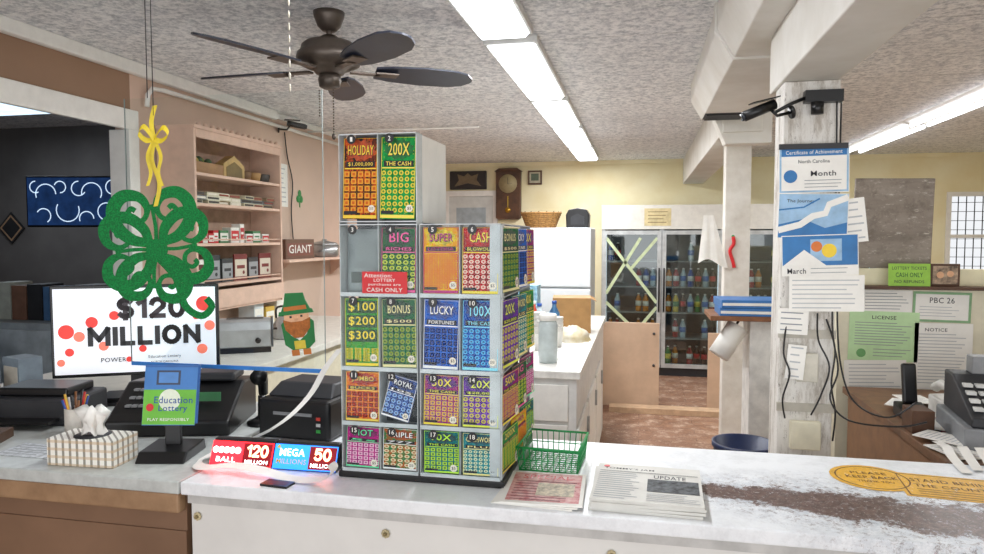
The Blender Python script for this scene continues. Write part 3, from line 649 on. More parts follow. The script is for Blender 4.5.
def m_glit():
    m,nt,bs=newmat('green_glitter'); v=tcoord(nt)
    c=mixc(nt,ramp(nt,noise(nt,v,260,2),.4,.65),lin('#06632e'),lin('#08883f')); nt.links.new(c,bs.inputs['Base Color']); bs.inputs['Roughness'].default_value=.6; bs.inputs['Specular IOR Level'].default_value=.2; return m
GL=m_glit()
b=B()
def rot2(p,a): return (p[0]*math.cos(a)-p[1]*math.sin(a),p[0]*math.sin(a)+p[1]*math.cos(a))
li=0
for la,sc in ((.1,1.1),(-pi*.46,.98),(pi*.52,.98),(pi*.97,.95)):
    for sgn in (1,-1):
        path=[(p[0]*sgn*sc,p[1]*sc) for p in ((0,.0),(.022,.018),(.06,.032),(.092,.068),(.094,.112),(.068,.14),(.03,.136),(.012,.108),(.022,.08),(.048,.074),(.062,.092),(.052,.108),(.042,.102))]
        sm=[(q.x,q.z) for q in smooth([(x,0,z) for x,z in path],7)]
        n=len(sm); ws=[(.013+.021*math.sin(pi*min(1,i/(n*.62))))*sc for i in range(n)]
        b.stroke([rot2(p,la) for p in sm],0,-.003+.0002*li,.003-.0001*li,GL,None,ws); li+=1
    tip=[(q.x,q.z) for q in smooth([(0,0,.02),(.004,0,.06*sc),(0,0,.115*sc)],4)]
    b.stroke([rot2(p,la) for p in tip],.010,-.0026,.0026,GL)
n=24; b.prism([(.03*math.cos(2*pi*i/n),.03*math.sin(2*pi*i/n)) for i in range(n)],-.0036,.0034,GL)
sm=[(q.x,q.z) for q in smooth([(0,0,-.02),(.05,0,-.08),(.075,0,-.16),(.12,0,-.19),(.15,0,-.165),(.135,0,-.14)],5)]
b.stroke(sm,.02,-.002,.002,GL)
t=thing('shamrock_decoration','large green glitter shamrock with curling leaves hanging on ribbon','decoration',(-1.43,1.86,1.565),(0,0,rad(30)))
b.obj('shamrock',t).scale=(1.0,1,1.08)
YR=mat('#e8cf2a',.5,var=.15)
b=B(); b.strip(smooth([(0,-.005,.13),(.012,-.005,.2),(-.008,-.005,.27),(.004,-.005,.33)]),(.012,0,.002),YR)
for s_ in (1,-1):
    b.strip(smooth([(0,-.006,.33),(s_*.025,-.012,.365),(s_*.04,-.012,.345),(s_*.02,-.008,.325),(0,-.006,.33)]),(.004,.004,.016),YR)
    b.strip(smooth([(0,-.006,.33),(s_*.018,-.01,.28),(s_*.01,-.01,.23),(s_*.02,-.01,.19)]),(.010,0,.003),YR)
b.strip(smooth([(0,-.004,.33),(-.006,-.004,.38),(.005,-.004,.43)]),(.013,0,.002),YR)
b.obj('yellow_ribbon',t)
B().cyl((0,-.003,.40),(0,-.003,1.014),.0015,DKGREY,n=6).obj('hanging_string',t)

# ============================================================ TICKET DISPENSER
CORE=mat('#454b50',.3,var=.2,scale=6); EDGE=mat('#cdd4d7',.2,var=.1)
x0,x1,yf,yb=-.79,-.35,1.76,2.22
t=thing('ticket_dispenser','tall revolving clear acrylic lottery ticket dispenser on black base','ticket dispenser',((x0+x1)/2,(yf+yb)/2,.95))
def L(x,y,z): return (x-(x0+x1)/2,y-(yf+yb)/2,z-.95)
def lbox(b,X0,X1,Y0,Y1,Z0,Z1,m):
    a=L(X0,Y0,Z0);c=L(X1,Y1,Z1); return b.box(a[0],c[0],a[1],c[1],a[2],c[2],m)
lbox(B(),x0-.01,x1+.012,yf-.012,yb+.012,.95,.968,BLACK).obj('base',t,bevel=.004)
b=B(); lbox(b,x0+.03,-.585,yf+.045,yb-.03,.968,1.63,CORE).obj('core',t); b=B(); lbox(b,-.555,x1-.03,yf+.045,yb-.03,.968,1.63,CORE); b.obj('core',t)
lbox(B(),x0+.03,-.585,yf+.04,2.03,1.6305,1.875,CORE).obj('upper_core',t)
rows=[(.972,1.092),(1.10,1.242),(1.25,1.442),(1.45,1.632)]
cols=[(-.785,-.682),(-.679,-.576),(-.563,-.46),(-.457,-.354)]
b=B()
for z0,z1 in rows:
    for a,c in (cols[0][0],cols[1][1]),(cols[2][0],cols[3][1]):
        lbox(b,a-.003,c+.003,yf-.008,yf+.044,z0-.006,z0-.003,EDGE)
        lbox(b,a-.003,c+.003,yf-.009,yf-.007,z0-.006,z0+.005,EDGE)
lbox(b,x0,-.572,yf-.008,yf+.044,1.634,1.637,EDGE); lbox(b,-.566,x1,yf-.008,yf+.044,1.634,1.637,EDGE)
for a in (-.789,-.6805,-.574,-.5665,-.4585,-.351): lbox(b,a-.0008,a+.0008,yf-.008,yf+.044,.968,1.634,EDGE)
for z in (1.642,1.872): lbox(b,x0,-.572,yf-.008,yf+.039,z,z+.003,EDGE)
for a in (-.789,-.6805,-.5735): lbox(b,a-.0008,a+.0008,yf-.008,yf+.039,1.637,1.875,EDGE)
b.obj('bin_dividers',t)
b=B()
for z0,z1 in rows: lbox(b,x1-.03,x1+.002,yf,yb,z0-.006,z0-.003,EDGE)
for y in (yf,yb-.003): lbox(b,x1-.03,x1+.003,y,y+.003,.968,1.637,EDGE)
lbox(b,x1-.03,x1+.003,yf,yb,1.634,1.637,EDGE)
b.obj('side_bin_dividers',t)
ACR=glassmat('#fbfdfd',.012,.03)
b=B(); lbox(b,x0,-.574,yf-.0105,yf-.0095,.972,1.632,ACR); b.obj('clear_front',t); b=B(); lbox(b,-.565,x1,yf-.0105,yf-.0095,.972,1.632,ACR); b.obj('clear_front',t)
B().flat(.1,.172,mat('#6d7678',.3,col2='#99a2a2',scale=9),[('r',-.03,-.02,.03,.05,mat('#8b9494',.4)),('r',-.04,-.06,.04,-.03,mat('#59645f',.4))]).obj('bin_back',t,L(-.733,yf+.03,1.538))
B().flat(.126,.058,RED,[('t','Attention:',-.018,.019,.078,.011,WHITE),('t','LOTTERY',-.0,.0065,.06,.0085,WHITE),('t','purchases are',0,-.0055,.09,.0085,WHITE),('t','CASH ONLY',0,-.019,.10,.011,WHITE)],.001).obj('notice',t,L(-.662,yf-.0125,1.482))
TK=[
 (['HOLIDAY','$1,000,000'],'#c8501e','#2c2320','#e9a23a',4,5,'#f7d23c'),
 (['200X','THE CASH'],'#0b7a34','#1fa04c','#e7d24a',5,6,'#ffe95a'),
 (None,)*7,
 (['BIG','RICHES'],'#0f4a2a','#1b6a3a','#c8d84a',4,5,'#ff5aa8'),
 (['SUPER','LOTERIA'],'#f7d410','#f09a10','#d22b36',6,7,'#c8187c'),
 (['CASH','BLOWOUT'],'#d81820','#8e0e18','#f0d8c8',5,6,'#ffe843'),
 (['$100','$200','$300'],'#17752a','#3fa83a','#e6cb22',3,4,'#ffe628'),
 (['BONUS','$500'],'#10452c','#1f6f44','#9ab03a',5,5,'#f4ecaa'),
 (['LUCKY','FORTUNES'],'#1448a8','#1f6ad4','#0a2050',5,5,'#ffffff'),
 (['100X','THE CASH'],'#0c3488','#125cc0','#58c0f0',5,6,'#8feaff'),
 (['JUMBO','BUCKS'],'#c8301a','#f08a1a','#6a1610',5,4,'#ffe25a'),
 (['ROYAL','10S'],'#16265f','#2c54a4','#8fb8e8',4,3,'#ffffff'),
 (['50X','THE CASH'],'#641488','#a81c74','#e8b83a',5,4,'#ffe83c'),
 (['20X','$20,000'],'#481c84','#7434b4','#d8c83a',5,4,'#f0f850'),
 (['HOT','5s'],'#8e1068','#c82888','#f0c0d8',5,4,'#6ff0b0'),
 (['TRIPLE','777'],'#b8541e','#2c7c4a','#e8d8b0',4,4,'#ffffff'),
 (['10X','THE CASH'],'#0a5258','#147c80','#b8e03c',5,4,'#c8ff3c'),
 (['CASHWORD','PLUS'],'#15606e','#2f929a','#e0e8c0',6,5,'#fff2a0')]
def ticket(idx,w,h,loc,rot,label):
    ti,a,c,sp,nx,nz,tc=TK[idx]
    nl=len(ti); m=tmat(a,c,sp,nx+1,nz+1,.07,.6 if nl<3 else .27,idx%2==0)
    tm=mat(tc,.5,var=.02); dk=mat('#16121a',.5,var=.02)
    b=B(); it=[]
    if nl==3:
        for k,s_ in enumerate(ti):
            zz=h*(.37-.21*k); it+=[('r',-w*.45,zz-h*.09,w*.45,zz+h*.09,mat('#0d4a1c',.5)),('t',s_,0,zz,w*.78,h*.14,tm)]
    else:
        tw=w*(.55+.05*min(5,len(ti[0])-3)); th=h*(.15 if len(ti[0])<5 else .12)
        it+=[('p',[(w*.45*math.cos(2*pi*q/24)*(1 if q%2 else .84),h*.35+h*.14*math.sin(2*pi*q/24)*(1 if q%2 else .75)) for q in range(24)],mat(a,.5,var=.35,scale=60)),
             ('t',ti[0],.002,h*.35-.002,tw,th,dk),('t',ti[0],0,h*.35,tw,th,tm),
             ('r',-w*.42,h*.14,w*.42,h*.21,dk),('t',ti[1],0,h*.175,w*.72,h*.05,tm),('r',-w*.46,h*.115,w*.46,h*.13,tm)]
    it+=[('r',-w*.48,-h*.49,w*.48,-h*.45,tm),('r',-w*.46,-h*.44,-w*.1,-h*.4,dk),('c',w*.34,-h*.37,w*.10,mat('#f2e9d8',.4,var=0)),('t','$5' if idx%3 else '$10',w*.34,-h*.37,w*.11,w*.09,dk),('s',[(-w*.48,-h*.49),(-w*.48,h*.49),(w*.48,h*.49),(w*.48,-h*.49)],.0015,tm)]
    b.flat(w,h,m,it,.002)
    o=b.obj('lottery_ticket',None,loc,rot,label,'lottery ticket','lottery tickets in dispenser'); return o
cn={0:'orange and dark',1:'green 200X',3:'dark green and pink',4:'yellow',5:'red',6:'green and yellow',7:'dark green',8:'blue',9:'bright blue 100X',10:'orange and red',11:'navy blue',12:'purple 50X',13:'violet 20X',14:'magenta',15:'multicoloured triple',16:'teal 10X',17:'pale teal'}
grid=[(0,4,0),(1,4,1),(3,3,1),(4,3,2),(5,3,3),(6,2,0),(7,2,1),(8,2,2),(9,2,3),(10,1,0),(11,1,1),(12,1,2),(13,1,3),(14,0,0),(15,0,1),(16,0,2),(17,0,3)]
R5=rows+[(1.646,1.87)]
for idx,r,c in grid:
    z0,z1=R5[r]; a,cc=cols[c]; h=(z1-z0)-.008
    if idx==11: ro=(rad(-3),rad(14),0); w=.08; h-=.02
    else: ro=(rad(-2),rad(random.uniform(-1.2,1.2)),0); w=.097
    ticket(idx,w,h,((a+cc)/2,yf+.004,(z0+z1)/2),ro,cn[idx]+' scratch ticket in the dispenser front')
k=1
for (r,c) in ((4,0),(4,1),(3,0),(3,1),(3,2),(3,3),(2,0),(2,1),(2,2),(2,3),(1,0),(1,1),(1,2),(1,3),(0,0),(0,1),(0,2),(0,3)):
    z=R5[r][1]-.010; a,cc=cols[c]; x=(a+cc)/2-.018
    b=B(); b.flat(.001,.001,BLACK,[('c',0,0,.0125,BLACK),('t',str(k),0,0,.0068*len(str(k)),.012,WHITE)],.0005)
    b.obj('bin_number',t,L(x,yf-.0125,z)); k+=1
for r in range(4):
    z0,z1=rows[r]
    for j in range(3):
        y=yf+.085+j*.145
        ticket([1,5,8,4,9,12,16,10,3,6,13,14,11,17,15,7][(r*5+j*3)%16],.15,(z1-z0)-.012,(x1+.008,y,(z0+z1)/2+.001),(rad(-1),0,pi/2-rad(7)),'scratch ticket fanned in the dispenser side bin')
for j in range(3):
    y=1.805+j*.082
    B().flat(.086,.232,PAPER,[('r',-.043,-.116,-.041,.116,LLINE)],.004).obj('lottery_ticket',None,(-.573+.002*j,y,1.757),(0,0,pi/2-rad(2)),'plain white ticket backs in the upper tier','lottery ticket','ticket backs in upper tier')

# ============================================================ COUNTER ITEMS (RIGHT OF TOWER)
GW=mat('#1f9a52',.45)
t=thing('wire_basket','small green wire basket on the counter','basket',(-.24,1.985,.95),(0,0,rad(-3)))
b=B(); w,d,h=.08,.09,.068
for z,m_,r in ((h,1.08,.0035),(.004,1,.0028),(h*.5,1.04,.0018)):
    P=[(-w*m_,-d*m_,z),(w*m_,-d*m_,z),(w*m_,d*m_,z),(-w*m_,d*m_,z)]
    for i in range(4): b.tube([P[i],P[(i+1)%4]],r,GW,6)
b.obj('rim',t)
b=B(); n=10
for i in range(n+1):
    f=-1+2*i/n
    b.tube([(w*f*1.08,-d*1.08,h),(w*f,-d,.004),(w*f,d,.004),(w*f*1.08,d*1.08,h)],.0016,GW,5)
    b.tube([(-w*1.08,d*f*1.08,h),(-w,d*f,.004),(w,d*f,.004),(w*1.08,d*f*1.08,h)],.0016,GW,5)
b.obj('wire_mesh',t)
PKP=mat('#e8c3bd',.6,var=.3,scale=40,col2='#c05a60')
for i in range(3):
    B().flat(.2,.23,PAPER,[('r',-.09,-.1,.09,.105,PKP),('t','SPECIAL',0,.075,.13,.028,RED),('L',-.08,.08,.04,-.09,8,mat('#8a3a48',.7)),('r',-.02,-.06,.075,.03,mat('#d8cbb0',.6,var=.3,scale=60))],.003).obj('flyer',None,(-.245+.006*i,1.755,.9532+.0036*i),(-pi/2,0,rad(-4+3*i)),'pink printed shopping flyer on the counter','flyer','flyers by the basket')
for i in range(4):
    it=[('t',"TOMMY'S JAM",-.05,.098,.13,.016,INK),('t','UPDATE',.055,.05,.08,.026,INK),('L',-.125,-.02,.06,-.12,13,LINE),('r',.0,-.06,.125,.03,mat('#5a5e62',.7,var=.5,scale=50)),('L',.0,.125,-.075,-.12,5,LINE),('r',-.125,.072,.125,.075,INK),('c',-.11,.11,.008,RED)]
    B().flat(.265,.27,mat('#d8d7d1',.8,var=.05),it,.007).obj('newspaper',None,(.02+.003*(i%2),1.785,.9572+.0075*i),(-pi/2,0,rad(-2+1.5*(i%3))),'folded newspaper in the counter stack','newspaper','newspaper stack')
def m_decal():
    m,nt,bs=newmat('worn_decal'); v=tcoord(nt)
    c=mixc(nt,ramp(nt,noise(nt,v,30,9,.85),.5,.6),lin('#e6b02c'),lin('#c99a3a')); c=mixc(nt,ramp(nt,noise(nt,v,45,9,.9),.57,.61),c,lin('#e9e6dc')); nt.links.new(c,bs.inputs['Base Color']); bs.inputs['Roughness'].default_value=.5; return m
GO=m_decal(); BRN=mat('#7a5426',.6,var=.3,scale=60)
b=B(); 
b.flat(.002,.002,GO,[('c',0,0,.105,GO),('s',[(.09*math.cos(2*pi*q/30),.09*math.sin(2*pi*q/30)) for q in range(31)],.004,BRN),('t','PLEASE',0,.035,.09,.02,BRN),('t','KEEP BACK',0,-.0,.13,.022,BRN),('t','THANK YOU',0,-.035,.09,.014,BRN)],.0006); b.obj('counter_decal',None,(.62,2.04,.9508),LIE,'round worn orange decal stuck on the countertop','decal')
B().flat(.27,.19,GO,[('s',[(-.125,-.085),(.125,-.085),(.125,.085),(-.125,.085),(-.125,-.085)],.004,BRN),('t','STAND BEHIND',0,.04,.2,.026,BRN),('t','THE COUNTER',0,-.005,.2,.022,BRN),('L',-.1,.1,-.035,-.07,3,BRN)],.0006).obj('counter_decal',None,(.81,1.995,.951),(-pi/2,0,rad(-6)),'rectangular worn orange decal stuck on the countertop','decal')

# ============================================================ BACK COUNTER ITEMS
t=thing('glass_jar','clear glass jar with white lid on back counter','jar',(-.47,3.62,.95))
B().lathe([(.045,0),(.05,.01),(.05,.2),(.042,.22)],mat('#bcc6c6',.2,var=.1),n=20).obj('glass',t); B().lathe([(.046,.2205),(.046,.25),(.04,.255)],WHITE,n=20).obj('lid',t)
def cup(x,y,c,n,lab):
    b=B()
    for i in range(n): b.lathe([(.026,.0+i*.02),(.036,.1+i*.02),(.038,.1+i*.02),(.036,.104+i*.02)],mat(c,.4),n=18)
    b.obj('paper_cup',None,(x,y,.95),label=lab,cat='cup')
cup(-.57,4.0,'#e6e4de',7,'tall stack of white foam cups'); cup(-.48,4.12,'#e6e4de',5,'stack of white foam cups'); cup(-.66,3.8,'#3f7fc4',2,'blue paper cups stacked on the counter')
t=thing('cardboard_box','brown open cardboard box on the back counter','box',(-.47,4.9,.95),(0,0,.1))
CB=mat('#a9814f',.7,var=.08)
B().box(-.13,.13,-.13,.13,0,.24,CB).obj('carton',t); B().prism([(.13,.24),(.165,.22),(.168,.216),(.132,.236)],-.13,.13,CB).obj('flap',t)
B().box(-.1,.1,-.08,.08,0,.33,mat('#a9d0de',.5,scale=40,col2='#5c93b0')).obj('snack_carton',None,(-.78,4.75,.95),label='light blue patterned carton on the back counter',cat='box')
for i,(x,y,c) in enumerate(((-.62,4.35,'#cfe0ea'),(-.72,4.3,'#e8e8e4'),(-.55,4.55,'#3f6f98'),(-.68,4.5,'#d84a3a'))):
    t=thing('plastic_bottle','plastic bottle standing among supplies on counter','bottle',(x,y,.95),group='bottles on back counter')
    B().lathe([(.032,0),(.036,.01),(.036,.16),(.014,.2),(.014,.22)],mat(c,.3),n=16).obj('bottle_body',t); B().lathe([(.016,.2205),(.016,.24)],mat('#ffffff' if i%2 else '#2255aa',.4),n=12).obj('cap',t)
b=B(); vs=[];fs=[];n=24
for j in range(11):
    ph=pi/2*j/10
    for i in range(n):
        a=2*pi*i/n; r=math.cos(ph)*(1+.12*random.uniform(-1,1)+.1*math.sin(a*3)); vs.append((.11*r*math.cos(a),.1*r*math.sin(a),.09*math.sin(ph)*(1+.12*random.uniform(-1,1))))
for j in range(10):
    for i in range(n): fs.append((j*n+i,j*n+(i+1)%n,(j+1)*n+(i+1)%n,(j+1)*n+i))
b.add(vs,fs,mat('#e3dfd2',.3,var=.1,col2='#cbb98a'),True); b.obj('plastic_bag',None,(-.42,4.42,.9501),label='crumpled clear plastic bag of buns on the counter',cat='bag')
for i in range(2): B().flat(.18,.26,PAPER,[('L',-.07,.07,.1,-.1,8,LLINE)],.002).obj('paper_sheet',None,(-.42+.02*i,3.87+.24*i,.9525+.0025*i),(-pi/2,0,.3-.4*i),'loose white paper sheet on back counter','paper','sheets on back counter')
t=thing('stool','low black padded stool behind the counter','stool',(-.55,2.95,0))
B().lathe([(.15,.60),(.16,.61),(.16,.66),(.14,.675)],BLACK).obj('seat',t)
for a in range(4): B().cyl((.12*math.cos(a*pi/2+.7),.12*math.sin(a*pi/2+.7),.6),(.17*math.cos(a*pi/2+.7),.17*math.sin(a*pi/2+.7),0),.012,SILVER,n=10).obj('leg',t)

# ============================================================ FRIDGE & things on it
t=thing('refrigerator','white upright refrigerator with two doors','refrigerator',(-.74,6.5,0))
FR=mat('#dde2e6',.3,var=.03)
B().box(-.31,.31,-.27,.3,.0,1.69,FR).obj('body',t,bevel=.01)
d=B().box(-.31,.31,-.31,-.272,.05,1.15,FR).obj('door',t,bevel=.01); B().box(-.28,-.26,-.34,-.3105,.75,1.12,SILVER).obj('handle',d)
d=B().box(-.31,.31,-.31,-.272,1.165,1.69,FR).obj('freezer_door',t,bevel=.01); B().box(-.28,-.26,-.34,-.3105,1.19,1.4,SILVER).obj('handle',d)
WK=mat('#a5793f',.7,var=.3,scale=60)
t=thing('wicker_basket','woven wicker basket on top of the refrigerator','basket',(-.90,6.4,1.69))
b=B()
for k in range(8): 
    r=.11+.006*k; b.tube([(1.2*r*math.cos(2*pi*i/20),r*math.sin(2*pi*i/20),.01+.018*k) for i in range(21)],.009,WK,6)
b.obj('woven_wall',t)
b=B()
for i in range(16): a=2*pi*i/16; b.tube([(1.2*.11*math.cos(a),.11*math.sin(a),.004),(1.2*.155*math.cos(a),.155*math.sin(a),.15)],.006,mat('#835a2a',.7),5)
b.obj('stakes',t)
t=thing('coffee_maker','black rounded coffee maker on top of the refrigerator','coffee maker',(-.56,6.4,1.69))
B().prism([(-.1,0),(.1,0),(.105,.12),(.08,.165),(.0,.18),(-.08,.165),(-.105,.12)],-.08,.1,BLACK).obj('body',t,bevel=.008)
B().prism([(-.06,.03),(.06,.03),(.06,.1),(0,.13),(-.06,.1)],-.085,-.081,DKGREY).obj('carafe_bay',t)
WD=mat('#5a3a24',.5,var=.25,scale=10)
t=thing('wall_clock','brown wooden pendulum wall clock','clock',(-1.69,BY-.06,1.84))
B().box(-.16,.16,-.05,.058,.02,.62,WD).prism([(-.18,.62),(.18,.62),(.12,.66),(-.12,.66)],-.06,.058,WD).prism([(-.13,0),(.13,0),(.16,.02),(-.16,.02)],-.05,.058,WD).obj('case',t,bevel=.004)
B().cyl((0,-.051,.46),(0,-.06,.46),.12,mat('#a89a74',.5),n=28).obj('dial',t)
b=B().box(-.003,.003,-.063,-.061,.46,.54,BLACK); b.box(-.003,.06,-.063,-.061,.457,.46,BLACK); b.obj('hands',t)
b=B(); b.box(-.003,.003,-.054,-.0515,.12,.3,YEL); b.cyl((0,-.052,.12),(0,-.06,.12),.035,mat('#c79a3a',.3,.8)); b.obj('pendulum',t)
t=thing('wall_plaque','dark carved plaque hung above the door','plaque',(-2.24,BY-.04,2.36))
B().box(-.25,.25,0,.035,-.12,.12,mat('#2c2522',.5)).obj('board',t,bevel=.01)
b=B(); b.prism([(-.18,-.08),(-.12,.0),(-.14,.08),(-.05,.05),(0,.09),(.05,.05),(.14,.08),(.12,0),(.18,-.08),(0,-.04)],-.012,0,mat('#7a6a52',.5,.3)); b.obj('carving',t)
t=thing('picture_frame','small dark framed picture on yellow wall','picture frame',(-1.35,BY-.035,2.38))
B().box(-.09,.09,-.0,.03,-.09,.09,WD).obj('frame',t); B().flat(.14,.14,mat('#b9b29a',.6),[('r',-.05,-.04,.05,.05,mat('#5b6a58',.6))],.001,Matrix.Translation((0,-.002,0))).obj('picture',t)

# ============================================================ COOLERS
DG=glassmat('#dfe6e5',.09,.03); INT=mat('#606a6c',.5); SH=mat('#aab2b4',.4,.5); ADDGLOW=mat('#eaf4ff',.4,var=0,emit=2.5)
BOT={}
for nm,c,c2 in (('red','#b3202a','#f2f2f0'),('green','#2f8a45','#e8d84a'),('clear','#b8ced6','#2d6fc0'),('orange','#e08a28','#f4f0e0'),('dark','#3a2018','#d82c2c'),('blue','#2456b0','#e8e8e8'),('yellow','#e3c93a','#3a8a4a')):
    t=thing('drink_bottle','%s plastic drink bottle on cooler shelf'%nm,'bottle',(0,0,0),group='bottles in the coolers')
    B().lathe([(.028,0),(.034,.008),(.034,.06),(.034,.14),(.015,.19),(.013,.2)],mat(c,.25,var=.1),n=12).obj('bottle_body',t)
    B().lathe([(.0355,.065),(.0355,.125)],mat(c2,.5),n=12).obj('label_band',t); B().lathe([(.0145,.2005),(.0145,.215)],WHITE,n=10).obj('cap',t)
    BOT[nm]=t
def cooler(xa,xb,label,diagonals,seed,hh=1.98):
    cx=(xa+xb)/2; w=(xb-xa)/2; t=thing('beverage_cooler',label,'cooler',(cx,8.65,0))
    b=B(); b.box(-w,w,.28,.33,0,hh,INT); b.box(-w,-w+.04,-.33,.28,0,hh,SILVER); b.box(w-.04,w,-.33,.28,0,hh,SILVER); b.box(-w+.04,w-.04,-.33,.28,1.7,hh,SILVER); b.box(-w+.04,w-.04,-.33,.28,0,.12,DKGREY); b.box(-.02,.02,-.33,.28,.12,1.7,SILVER); b.obj('cabinet',t)
    b=B().box(-w,w,-.36,-.331,1.70,hh,mat('#e6e4dc',.4,var=.05)); b.obj('header_panel',t,bevel=.004)
    B().flat(.3,.2,mat('#e0d0a0',.5),[('L',-.11,.11,.06,-.06,4,mat('#8a744a',.5))],.001).obj('header_sign',t,(-.05,-.363,1.84))
    for x in (-w+.05,w-.05,-.03,.03): B().box(x-.006,x+.006,-.31,-.295,.15,1.65,ADDGLOW).obj('added_glow_strip',t)  # glowing strips added to brighten the bottles, not lamps of the cooler
    for s_ in (-1,1):
        a0,a1=(-w+.01,-.005) if s_<0 else (.005,w-.01)
        d=B(); z0,z1=.1,1.685; fw=.045
        for q in ((a0,a1,z0,z0+fw),(a0,a1,z1-fw,z1),(a0,a0+fw,z0+fw,z1-fw),(a1-fw,a1,z0+fw,z1-fw)): d.box(q[0],q[1],-.375,-.335,q[2],q[3],mat('#c3c6c6',.35,.3))
        d=d.obj('door',t)
        B().box(a0+fw,a1-fw,-.36,-.352,z0+fw,z1-fw,DG).obj('door_glass',d)
        hx=(a1-fw*.5) if s_<0 else (a0+fw*.5)
        B().tube([(hx,-.376,.75),(hx,-.41,.77),(hx,-.41,1.23),(hx,-.376,1.25)],.01,BLACK,8).obj('handle',d)
        if (s_<0 and diagonals):  # pale green strips slanting across the left door
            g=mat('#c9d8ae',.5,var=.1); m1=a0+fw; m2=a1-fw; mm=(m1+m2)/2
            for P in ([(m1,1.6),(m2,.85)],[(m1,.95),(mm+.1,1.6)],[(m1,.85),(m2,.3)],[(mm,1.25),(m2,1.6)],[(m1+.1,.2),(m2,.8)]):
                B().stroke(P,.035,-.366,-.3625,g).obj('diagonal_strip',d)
        for z in (.42,.72,1.02,1.32): B().box(a0+fw,a1-fw,-.28,.27,z,z+.012,SH).obj('shelf_board',t)
    rnd=random.Random(seed)
    for s_ in (-1,1):
        a0,a1=(-w+.06,-.05) if s_<0 else (.05,w-.06)
        for z in (.1205,.4325,.7325,1.0325,1.3325):
            n=7
            gap=rnd.randrange(n)
            for i in range(n):
                if rnd.random()<(.55 if (s_<0 and diagonals) else .22) or (z>1.3 and abs(i-gap)<2): continue
                x=a0+(a1-a0)*(i+.5)/n; key=rnd.choice(list(BOT))
                clone(BOT[key],(cx+x,8.65-.2+rnd.uniform(-.02,.05),z))
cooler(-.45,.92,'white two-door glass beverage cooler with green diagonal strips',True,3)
cooler(1.14,2.5,'white glass-door beverage cooler behind the post',False,5)
for tt in list(BOT.values()):
    for ch in list(tt.children): bpy.data.objects.remove(ch)
    bpy.data.objects.remove(tt)
PN=mat('#d0b196',.6,var=.08,scale=4)
for (xa,xb,zt) in ((-.40,.18,.80),(.62,.80,.72)):
    t=thing('swing_gate','tan half-height wooden swing gate panel','gate',((xa+xb)/2,6.72,0))
    w=(xb-xa)/2
    B().box(-w,w,0,.03,.0,zt,PN).obj('panel',t,bevel=.003)
    for z in (.1,.4): B().cyl((w-.05,-.012,zt-z),(w-.05,-.0005,zt-z),.012,DKGREY).obj('hinge_bolt',t)
B().box(-.27,.9,6.45,6.6,0,.05,mat('#c8a888',.6)).obj('trim_9',kind='structure')
# ============================================================ MIDDLE STAND
t=thing('utility_stand','narrow white stand carrying a wooden shelf','stand',(.55,3.85,0))
B().box(-.0,.17,-.1,.15,0,1.18,mat('#e6e4df',.5)).obj('post_cabinet',t,bevel=.004)
B().box(-.2,.2,-.16,.2,1.1805,1.205,mat('#8d5a34',.5,var=.2)).obj('shelf_board',t,bevel=.003)
BB=mat('#2f74b8',.4,var=.1)
for i,(z,r) in enumerate(((1.2055,0),(1.2465,.06))):
    t=thing('flat_blue_carton','flat blue carton with white stripe stacked on shelf','box',(.55,3.83,z),(0,0,r),'blue cartons')
    B().box(-.155,.155,-.13,.13,0,.04,BB).obj('carton',t,bevel=.002); B().box(-.15,.15,-.1325,-.1305,.012,.026,WHITE).obj('stripe',t)
t=thing('paper_towel_roll','white paper towel roll hanging on a black holder','paper towel',(.445,3.76,1.07))
B().lathe([(.018,-.09),(.055,-.09),(.055,.09),(.018,.09)],PAPER,n=24).obj('roll',t,rot=(0,rad(35),rad(20)))
B().tube([(.05,.0,.105),(.03,.0,.07),(0,.0,.0)],.006,BLACK).obj('holder',t)
t=thing('trash_can','dark blue round plastic trash can','trash can',(.46,3.25,0))
B().lathe([(.10,0),(.105,.005),(.13,.66),(.138,.67),(.138,.69),(.125,.69),(.098,.02),(.001,.02)],mat('#1b2a50',.4),n=32).obj('bin',t)
b=B(); vs=[];fs=[]
for j in range(8):
    for i in range(9):
        u=i/8;v_=j/7; vs.append((-.1+.2*u*(.35+.65*v_)-.03*v_,.012*math.sin(u*14+v_*2)*v_-.02,-.34*v_+.03*math.sin(u*5)*v_))
for j in range(7):
    for i in range(8): fs.append((j*9+i,j*9+i+1,(j+1)*9+i+1,(j+1)*9+i))
b.add(vs,fs,WHITE,True); b.obj('hand_towel',None,(.53,5.19,1.76),(0,0,0),'white cloth towel hanging from the post','towel')
b=B(); b.tube(smooth([(0,0,.13),(.005,0,.08),(-.02,0,.03),(.0,0,-.04),(.012,0,-.09)]),.012,RED,8,rs=None); b.sphere((0,0,.13),.012,GREEN,8,5); b.obj('red_pepper_ornament',None,(.635,5.187,1.48),label='red pepper string ornament on the post',cat='ornament')
b=B()
for i in range(7): b.box(-.14,.14,-.09+i*.028,-.075+i*.028,-.012,0,BLACK)
b.box(-.15,.15,-.1,.1,-.004,0,DKGREY); b.obj('ceiling_vent',None,(.52,4.55,2.35),label='dark slatted vent grille under the duct',cat='vent')

